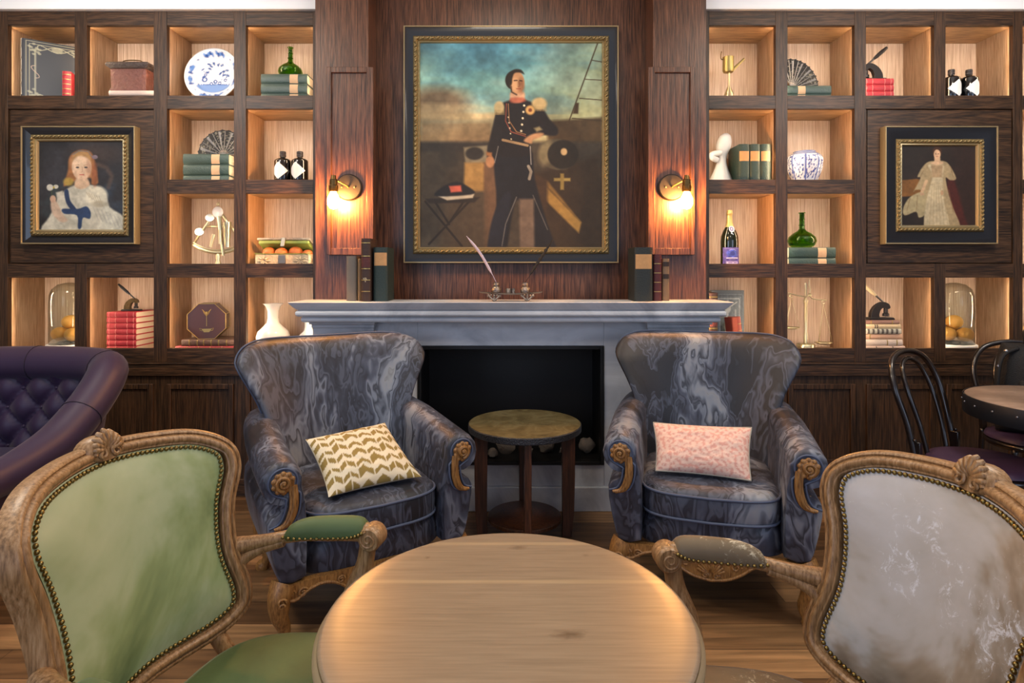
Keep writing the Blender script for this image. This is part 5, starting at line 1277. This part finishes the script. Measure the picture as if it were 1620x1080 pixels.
# sextant
r = thing('brass_sextant', 'polished brass sextant on a round stand in the third row', 'sextant', (PX(341, 3.52), 3.55, FL[2]+.0005)); r.scale = (1.26, 1, 1.29)
LB = flat('bright_brass', 'd2c8a4', .3, metal=.9)
MB().lathe([(0, 0), (.06, 0), (.062, .006), (.055, .012), (.045, .018), (.015, .024), (.008, .04), (.012, .055), (.008, .07), (0, .075)], n=36).build('stand', LB, r, sharp=50)
c = Vector((0, 0, .28)); m = MB()
arcp = [c+Vector((.205*math.sin(a), 0, -.205*math.cos(a))) for a in [lerp(-.62, .62, k/24) for k in range(25)]]
m.tube(arcp, .008, 8); m.tube([p+Vector((0, -.004, .012)) for p in arcp], .003, 6); m.tube([c, arcp[0]], .0065, 8); m.tube([c, arcp[-1]], .0065, 8); m.tube([c.lerp(arcp[0], .5), c.lerp(arcp[-1], .5)], .005, 8); m.build('frame_arc', LB, r, sharp=None)
MB().tube([c, c+Vector((.03, -.012, -.22))], [.012, .006], 8).build('index_arm', LB, r)
MB().lathe([(0, -.06), (.012, -.06), (.013, -.02), (.016, -.01), (.016, .03), (.019, .035), (.019, .055), (0, .055)], (.055, -.03, .16), 18).build('telescope', LB, r)
m = MB(); m.lathe([(0, -.035), (.008, -.035), (.009, .03), (0, .03)], (.018, -.02, .15), 12); m.lathe([(0, -.03), (.007, -.03), (.008, .03), (0, .03)], (-.02, -.02, .13), 12, M=Matrix.Rotation(.25, 4, 'Y')); m.build('filter_shade', LB, r)
for x, z in ((-.035, .235), (-.085, .17)): MB().lathe([(0, -.003), (.019, -.003), (.02, .003), (0, .003)], (x, -.01, z), 20, M=Matrix.Rotation(1.1, 4, 'X') @ Matrix.Rotation(.3, 4, 'Y')).build('mirror', flat('mirror_glass', 'a8a49c', .3, metal=.5), r, sharp=40)
MB().ball((.0, -.004, .262), .026, 20, 12, (1, .5, 1)).build('index_mirror', flat('white_enamel', 'f0eeea', .3), r)
MB().ball((.0, 0, .30), .009).build('finial', LB, r)
# treasure box with oranges
r = thing('ornate_box', 'open embossed pale box with green lining holding oranges', 'box', (PX(452, 3.50), 3.52, FL[2]+.0005))
EMB = flat('embossed_bone_panel', 'c9b89a', .6, bump=1.0, bscale=45, var=.25, vscale=30); LIN = flat('green_silk_lining', '77863c', .6)
bw, bd, bh = .155, .075, .085
m = MB().box(-bw, bw, -bd, -bd+.006, 0, bh).box(-bw, bw, bd-.006, bd, 0, bh).box(-bw, -bw+.006, -bd+.006, bd-.006, 0, bh).box(bw-.006, bw, -bd+.006, bd-.006, 0, bh).box(-bw+.006, bw-.006, -bd+.006, bd-.006, 0, .006); m.build('box_body', EMB, r, bevel=.0015)
for x in (-.105, .105):
    m = MB()
    for k in range(8):
        a = k*PI/4; m.tube([(x, -bd-.001, .045), (x+.018*math.cos(a), -bd-.006, .045+.015*math.sin(a)), (x+.04*math.cos(a), -bd-.001, .045+.03*math.sin(a))], [.003, .006, .002], 6)
    m.build('carved_rosette', EMB, r)
m = MB().box(-.022, .022, -bd-.004, -bd, .03, .08); m.build('lock_plate', flat('tarnished_steel', '7c7870', .4, metal=.8), r, bevel=.002)
m = MB().box(-bw-.004, bw+.004, -bd-.004, bd+.004, bh, bh+.004); m.v = [v for v in m.v]; 
m = MB().box(-bw-.004, bw+.004, -bd-.004, -bd+.010, bh, bh+.005).box(-bw-.004, bw+.004, bd-.01, bd+.004, bh, bh+.005); m.build('lining_edge', LIN, r, bevel=.001)
Mx = Matrix.Translation((0, bd, bh+.004)) @ Matrix.Rotation(-.42, 4, 'X') @ Matrix.Translation((0, -bd, 0))
m = MB().obox(Mx, -bw, bw, -bd, bd, .022, .036); m.build('lid', flat('woven_silver_lid', '8f8478', .5, metal=.3, bump=.8, bscale=80), r, bevel=.003)
m = MB().obox(Mx, -bw+.008, bw-.008, -bd+.006, bd-.004, .0, .022); m.build('lid_lining', LIN, r, bevel=.006)
m = MB().obox(Mx, -.012, .012, -bd-.006, -bd, -.024, .034); m.build('clasp', flat('tarnished_steel', '7c7870', .4, metal=.8), r, bevel=.002)
ORG = flat('orange_peel', 'c8703a', .5, bump=.3, bscale=160); ORG2 = flat('golden_orange_peel', 'dba04e', .5, bump=.3, bscale=160)
def fruit(lb, loc, rad, mat, grp):
    m = MB().ball((0, 0, 0), rad, 22, 14, (1.06, 1.06, .94)); o = m.build('orange', mat, loc=loc, sharp=None); tag(o, lb, 'fruit', grp)
    MB().ball((rad*.2, -rad*.85, rad*.42), rad*.07, 6, 4).build('stem_scar', flat('green_scar', '5a5a30', .7), o); return o
MB().box(-bw+.007, bw-.007, -bd+.007, bd-.007, .006, .04).build('lining_bed', LIN, r, bevel=.004)
bz = FL[2]+.052
for lb, dx, dy, dz, rr in (('dull orange at the left in the open embossed box', -.10, .0, .043, .036), ('dull orange low in the middle of the open embossed box', -.022, -.016, .041, .035), ('dull orange at the right of the middle in the open embossed box', .055, -.0, .045, .038), ('small orange at the right end of the open embossed box', .122, .01, .036, .029), ('dull orange raised at the back in the open embossed box', -.03, .032, .105, .033)):
    fruit(lb, (PX(452, 3.50)+dx, 3.52+dy-.01, bz+dz), rr, ORG, 'oranges in the embossed box')
# glass domes with oranges
def cloche(lb, x, y, z, lbs):
    r = thing('glass_cloche', lb, 'dome', (x, y, z))
    MB().lathe([(0, 0), (.113, 0), (.115, .004), (.115, .036), (.111, .04), (0, .04)], n=48).build('base', flat('white_wood_base', 'e8e4dc', .5), r, sharp=40)
    MB().lathe([(.102, .041), (.102, .28), (.099, .33), (.087, .365), (.058, .392), (.02, .402), (0, .403), (0, .4005), (.02, .3995), (.057, .3895), (.085, .363), (.0965, .329), (.0995, .28), (.0995, .041)], n=48).build('glass_dome', CLEAR, r, sharp=None)
    m = MB()
    for k in range(14):
        a = k*2.4; m.ball((.078*math.cos(a)*((k % 3)+1)/3, .078*math.sin(a)*((k % 3)+1)/3, .047), .011+.004*(k % 2), 8, 5, (1.3, 1, .6))
    m.build('pebble_bed', flat('grey_shells', '8c8a86', .4, var=.4, vscale=60), r)
    for lb2, (dx, dy, dz) in zip(lbs, ((-.048, -.012, .098), (.044, -.030, .096), (.018, .052, .104), (.004, .004, .168))):
        fruit(lb2, (x+dx, y+dy, z+dz), .0435, ORG2, 'oranges under glass domes')
cloche('tall glass dome on a white base, lower left cubby', PX(106, 3.53), 3.55, FL[3]+.0005, ['golden orange at the left under the left glass dome', 'golden orange at the right under the left glass dome', 'golden orange at the back under the left glass dome', 'golden orange on top under the left glass dome'])
cloche('tall glass dome on a white base, lower right cubby', PX(1513, 3.53), 3.55, FL[3]+.0005, ['golden orange at the left under the right glass dome', 'golden orange at the right under the right glass dome', 'golden orange at the back under the right glass dome', 'golden orange on top under the right glass dome'])
# seal embossers
IRON = flat('dark_cast_iron', '2e2a2a', .4, metal=.5); 
def embosser(lb, x, y, z, s, handle, flip=1, gold=False, up=.9):
    r = thing('seal_embosser', lb, 'embosser', (x, y, z)); r.scale = (s*flip, s, s)
    MB().loft([[Vector((a*k_, b*k_, zz)) for a, b in ((-.075, -.03), (.075, -.025), (.075, .025), (-.075, .03))] for k_, zz in ((1, 0), (1, .008), (.9, .014))]).build('base', IRON, r, bevel=.003)
    body = [(p.x, p.z) for p in catmull([(-.062, 0, .012), (-.055, 0, .05), (-.03, 0, .085), (.01, 0, .105), (.045, 0, .095), (.055, 0, .07), (.035, 0, .062), (.02, 0, .072), (.0, 0, .06), (-.01, 0, .03), (-.005, 0, .012)], 4)]
    MB().prism(body, -.014, .014).build('lion_body', flat('gold_flecked_iron', '57482a', .4, metal=.6, bump=.8, bscale=90, var=.6, vscale=50) if gold else IRON, r, bevel=.003)
    MB().lathe([(0, .02), (.018, .02), (.018, .035), (.012, .04), (.012, .075), (0, .075)], (.035, 0, 0), 18).build('die', IRON, r, sharp=40)
    p0 = Vector((.03, 0, .095)); d = Vector((-.13, 0, .115))*up
    m = MB().tube([p0, p0+d*.45], .006, 8); m.build('lever', flat('steel_lever', '6a6a6c', .3, metal=1), r)
    MB().tube([p0+d*.4, p0+d*.55, p0+d*.9, p0+d*1.15], [.007, .011, .012, .008], 10).build('handle', handle, r)
embosser('black and gold lion seal press on the stack of seven red books', PX(207, 3.55), 3.56, zr1, .72, flat('black_handle', '1c2022', .3), gold=True, up=.95)
embosser('black iron seal press with an ivory handle on the worn pale books', PX(1392, 3.53), 3.53, zo, 1.0, flat('ivory_handle', 'd8c49c', .4), up=1.05)
embosser('dark iron seal press on the red books, top row right', PX(1379, 3.53), 3.53, zr2, 1.0, IRON, flip=-1, up=.8)
# octagonal box with painted bowl
r = thing('octagonal_box', 'dark red octagonal lacquer box with a gold painted plant', 'box', (PX(331, 3.53), 3.50, z8), .25)
o8 = [(.112*math.cos(PI/8+k*PI/4), .112*math.sin(PI/8+k*PI/4)+.1035) for k in range(8)]
MB().prism(o8, .0, .11).build('box_body', flat('red_brown_lacquer', '4a2a20', .3, coat=.5), r, bevel=.0015)
m = MB(); pts = [Vector((a, -.001, b)) for a, b in o8]; m.tube(pts, .0022, 6, loop=True); m.tube([p+Vector((0, .112, 0)) for p in pts], .0022, 6, loop=True)
for p in pts: m.tube([p, p+Vector((0, .112, 0))], .0018, 6)
m.build('edge_line', GB, r, sharp=None)
m = MB(); m.tube([(0, -.002, .075), (0, -.002, .15)], .0018, 5); m.ball((0, -.003, .152), .008, 8, 6, (.7, .3, 1.2))
m.loft([[Vector((a*k_, yy, .04+b)) for a, b in ((-.028, .02), (.028, .02), (.014, .0), (-.014, .0))] for k_, yy in ((1, -.0005), (1, -.003))])
for s in (-1, 1):
    m.tube([(s*.028, -.002, .06), (s*.038, -.002, .064), (s*.034, -.002, .052), (s*.022, -.002, .048)], .0014, 5)
    for q in range(3): m.tube(catmull([(0, -.002, .135+.008*q), (s*.012, -.002, .150+.006*q), (s*(.016+.004*q), -.002, .160+.007*q)], 4), .0012, 4)
m.build('gold_plant', GB, r)
# vases
def vase(nm, lb, x, y, z, prof, mat, s=1):
    r = thing(nm, lb, 'vase', (x, y, z)); MB().lathe([(a*s, b*s) for a, b in prof], n=44).build('vase_body', mat, r, sharp=60); return r
VP = [(0, 0), (.055, 0), (.072, .012), (.093, .055), (.095, .085), (.085, .115), (.055, .145), (.036, .165), (.031, .195), (.032, .235), (.042, .262), (.055, .275), (.058, .279), (.054, .279), (.038, .262), (.028, .235), (.027, .195), (.03, .16), (0, .15)]
vase('white_vase', 'white porcelain vase with flared neck, left of the mantel', PX(432, 3.53), 3.53, FL[3]+.0005, VP, PORC)
vase('white_vase', 'white porcelain vase half hidden behind the mantel end', PX(488, 3.53), 3.53, FL[3]+.0005, VP, PORC, .72)
# white bust-like sculpture
r = thing('white_sculpture', 'smooth white sculpture beside the upright green books', 'sculpture', (PX(1146, 3.53), 3.585, FL[1]+.0005))
rings = []
for t in [k/22 for k in range(23)]:
    z = t*.335; w_ = lerp(.078, .026, sstep(0, .55, t)) if t < .6 else .026+.018*math.sin((t-.6)/.4*PI); 
    if t > .97: w_ *= .5
    ox = -.012*math.sin(t*3)+.03*t; rings.append([Vector((ox+w_*math.cos(a), w_*.8*math.sin(a), z)) for a in [2*PI*k/24 for k in range(24)]])
m = MB().loft(rings); m.tube(catmull([(-.03, -.02, .17), (-.065, -.03, .185), (-.06, -.03, .205), (-.01, -.03, .215)], 5), .017, 10); m.build('marble_form', flat('matte_white_bisque', 'dcdcda', .6), r, sharp=60)
# Delft vase (lobed)
r = thing('delft_vase', 'squat blue and white lobed vase in the second row right', 'vase', (PX(1274, 3.53), 3.54, FL[1]+.0005))
prf = catmull([(.055, 0, 0), (.07, 0, .04), (.092, 0, .10), (.1, 0, .15), (.096, 0, .18), (.078, 0, .20), (.06, 0, .207), (.062, 0, .216)], 8); NA = 120; vs = []; cs_ = []
for p_ in prf:
    for k in range(NA):
        a = 2*PI*k/NA; lob = 1-.05*abs(math.cos(4*a))**8; rr = p_.x*lob; vs.append((rr*math.cos(a), rr*math.sin(a), p_.z))
        u = ((a*8/(2*PI))+.5) % 1; zz = p_.z; v = mnoise.noise(Vector((a*9, zz*75, 1)))+.4*mnoise.noise(Vector((a*20, zz*160, 4)))
        rim = abs(u-.5) > .44; c = (232, 234, 240)
        if rim: c = (96, 112, 176)
        elif v > .16 and .05 < zz < .185: c = (52, 72, 150)
        if zz > .19: c = (70, 84, 146) if int(zz*400) % 2 else (200, 206, 224)
        cs_.append(lin(c))
MB().add(vs+[(0, 0, 0)], [(j*NA+i, j*NA+(i+1) % NA, (j+1)*NA+(i+1) % NA, (j+1)*NA+i) for j in range(len(prf)-1) for i in range(NA)]+[(len(vs), (i+1) % NA, i) for i in range(NA)]).build('vase_body', vcol('glazed_faience', .18, coat=.5), r, cols=np.array(cs_+[(1, 1, 1)]), sharp=None)
# brass pot on a post
r = thing('brass_measure', 'small brass jug with a spout on a tapered post, top row right', 'ornament', (PX(1154, 3.52), 3.54, FL[0]+.0005)); r.scale = (1, 1, 1.24)
MB().lathe([(0, 0), (.05, 0), (.05, .004), (.028, .06), (.014, .09), (.007, .10), (.006, .17), (0, .17)], (.005, 0, 0), n=28).build('post', LB, r, sharp=50)
MB().lathe([(0, .165), (.028, .168), (.032, .175), (.031, .235), (.033, .24), (.030, .24), (.028, .235), (.028, .178), (0, .175)], n=28).build('cup', BRASS, r, sharp=50)
MB().tube([(.024, -.01, .178), (.05, -.018, .198), (.085, -.03, .225)], [.009, .007, .006], 10).build('spout', BRASS, r)
MB().tube(catmull([(-.03, 0, .228), (-.042, 0, .232), (-.044, 0, .25), (-.040, 0, .268)], 5), .0028, 6).build('hook', BRASS_D, r)
# scales
r = thing('balance_scale', 'brass balance scale with two hanging pans in the lower right', 'scale', (PX(1276, 3.53), 3.54, FL[3]+.0005))
MB().lathe([(0, 0), (.05, 0), (.05, .035), (.045, .04), (.012, .042), (.011, .10), (.009, .105), (.009, .28), (.013, .285), (.013, .30), (.008, .305), (.006, .40), (0, .402)], n=28).build('column', LB, r, sharp=50)
bl, br = Vector((-.092, -.012, .338)), Vector((.098, -.012, .300))
MB().tube(catmull([bl+Vector((-.018, 0, .004)), bl, (-.045, -.012, .325), (0, -.012, .318), (.012, -.012, .33), (.03, -.012, .312), (.05, -.012, .305), br, br+Vector((.018, 0, -.002))], 4), [.004]*32+[.004], 8).build('beam', LB, r, sharp=None)
MB().tube(catmull([(.012, -.012, .33), (.022, -.012, .36), (.014, -.012, .39), (.018, -.012, .42)], 5), .0035, 6).ball((.018, -.012, .33), .011).build('pointer', LB, r)
m = MB()
for c in (bl, br): m.tube([c+Vector((.009*math.cos(a), 0, -.014+.009*math.sin(a))) for a in [PI/2+k*PI/6 for k in range(9)]], .0025, 6)
m.build('hook', LB, r)
for c, dz, q in ((bl, -.20, .046), (br, -.235, .046)):
    e = c+Vector((0, 0, -.028)); pc = c+Vector((-.002, 0, dz))
    if c is br: pc = Vector((c.x+.0, c.y, .048)); 
    m = MB()
    for k in range(3):
        a = k*2*PI/3+PI/6+PI; m.tube([e, pc+Vector((q*1.05*math.cos(a), q*1.05*math.sin(a), 0))], .0013, 5)
    m.build('chain', LB, r, sharp=None)
    MB().lathe([(0, -.012), (q*.6, -.010), (q, -.002), (q*1.08, 0), (q*1.06, .002), (q*.6, -.006), (0, -.008)], pc, 28).build('pan', LB, r, sharp=60)
# inkstand with quills
SIL = flat('chased_silver', '8d847c', .32, metal=.95, bump=.5, bscale=200)
yk = 3.08; xk = PX(808, yk); r = thing('inkstand', 'silver footed double inkstand at the middle of the mantel', 'inkstand', (xk, yk, ZM))
ov = [(p.x, p.y) for p in catmull([(-.165, 0, 0), (-.10, .035, 0), (0, .042, 0), (.10, .035, 0), (.165, 0, 0), (.10, -.035, 0), (0, -.042, 0), (-.10, -.035, 0)], 5, True)]
MB().loft([[Vector((x*k_, y*k_, zz+.075*abs(x*k_)**1.6*2)) for x, y in ov] for k_, zz in ((.9, .034), (.97, .036), (1, .041), (.97, .041), (.9, .038))]).build('tray', SIL, r, sharp=60)
for s in (-1, 1):
    m = MB()
    for q, t in ((.0, 0), (.02, .4), (-.02, -.4)):
        m.tube(catmull([(s*.085+q*1.6, -.03, .036), (s*.085+q, -.034, .022), (s*.085+q*.3, -.036, .008), (s*.085, -.036, .004)], 4), .0055, 6)
    m.ball((s*.085, -.036, .0062), .006); m.ball((s*.085, .03, .0062), .006); m.tube([(s*.085, .03, .006), (s*.085, .03, .036)], .005, 6)
    for k in range(5): m.ball((s*(.055+.015*k), -.036, .028+.004*(k % 2)), .006, 8, 5)
    m.build('foot', SIL, r)
    r2 = MB().lathe([(0, .038), (.022, .038), (.026, .046), (.024, .062), (.018, .070), (.014, .074), (0, .074)], (s*.075, 0, .004), 24).build('inkwell', SIL, r, sharp=50)
    MB().lathe([(0, .0), (.016, .0), (.017, .006), (.016, .016), (.010, .018), (0, .018)], (s*.075, 0, .079), 20).build('inkwell_lid', SIL, r, sharp=50)
m = MB().lathe([(0, .036), (.013, .036), (.014, .062), (.011, .066), (0, .066)], (-.012, 0, 0), 18); m.build('sand_pot', SIL, r, sharp=50)
MB().lathe([(0, .036), (.009, .036), (.009, .066), (0, .066)], (.014, 0, 0), 18).build('wax_pot', SIL, r, sharp=50)
def quill(lb, base, tip, mat, wd, bow, frayed=0):
    base, tip = Vector(base), Vector(tip); o = base.copy(); base, tip = base-o, tip-o
    pth = catmull([base, base.lerp(tip, .33)+Vector((bow*.8, 0, bow*.3)), base.lerp(tip, .66)+Vector((bow, 0, bow*.4)), tip], 10); n = len(pth); m = MB(); rings = []
    for k, p_ in enumerate(pth):
        t = k/(n-1); a = (pth[min(k+1, n-1)]-pth[max(k-1, 0)]).normalized(); W_ = a.cross(Vector((0, 1, 0))).normalized()
        w_ = .0012+wd*sstep(.15, .3, t)*(1-sstep(.75, 1.0, t)**1.5)*(1+frayed*.4*math.sin(k*2.1)); th = .0012
        rings.append([p_+W_*w_, p_+Vector((0, th, 0)), p_-W_*w_*.55, p_-Vector((0, th, 0))])
    m.loft(rings); q = m.build('quill_vane', mat, None, loc=o, sharp=None); q.name = 'quill'
    tag(q, lb, 'quill'); MB().tube(pth, [lerp(.0016, .0006, k/(n-1)) for k in range(n)], 6).build('shaft', mat, q, sharp=None)
quill('white quill pen standing in the left inkwell', (xk-.0755, yk-.002, ZM+.0975), P(738, 373, 3.10), flat('lilac_white_feather', 'c4b8cc', .7), .008, .012)
quill('black quill pen standing in the right inkwell', (xk+.0755, yk-.002, ZM+.0975), P(875, 378, 3.10), flat('black_feather', '17120f', .7), .008, .004, 1)
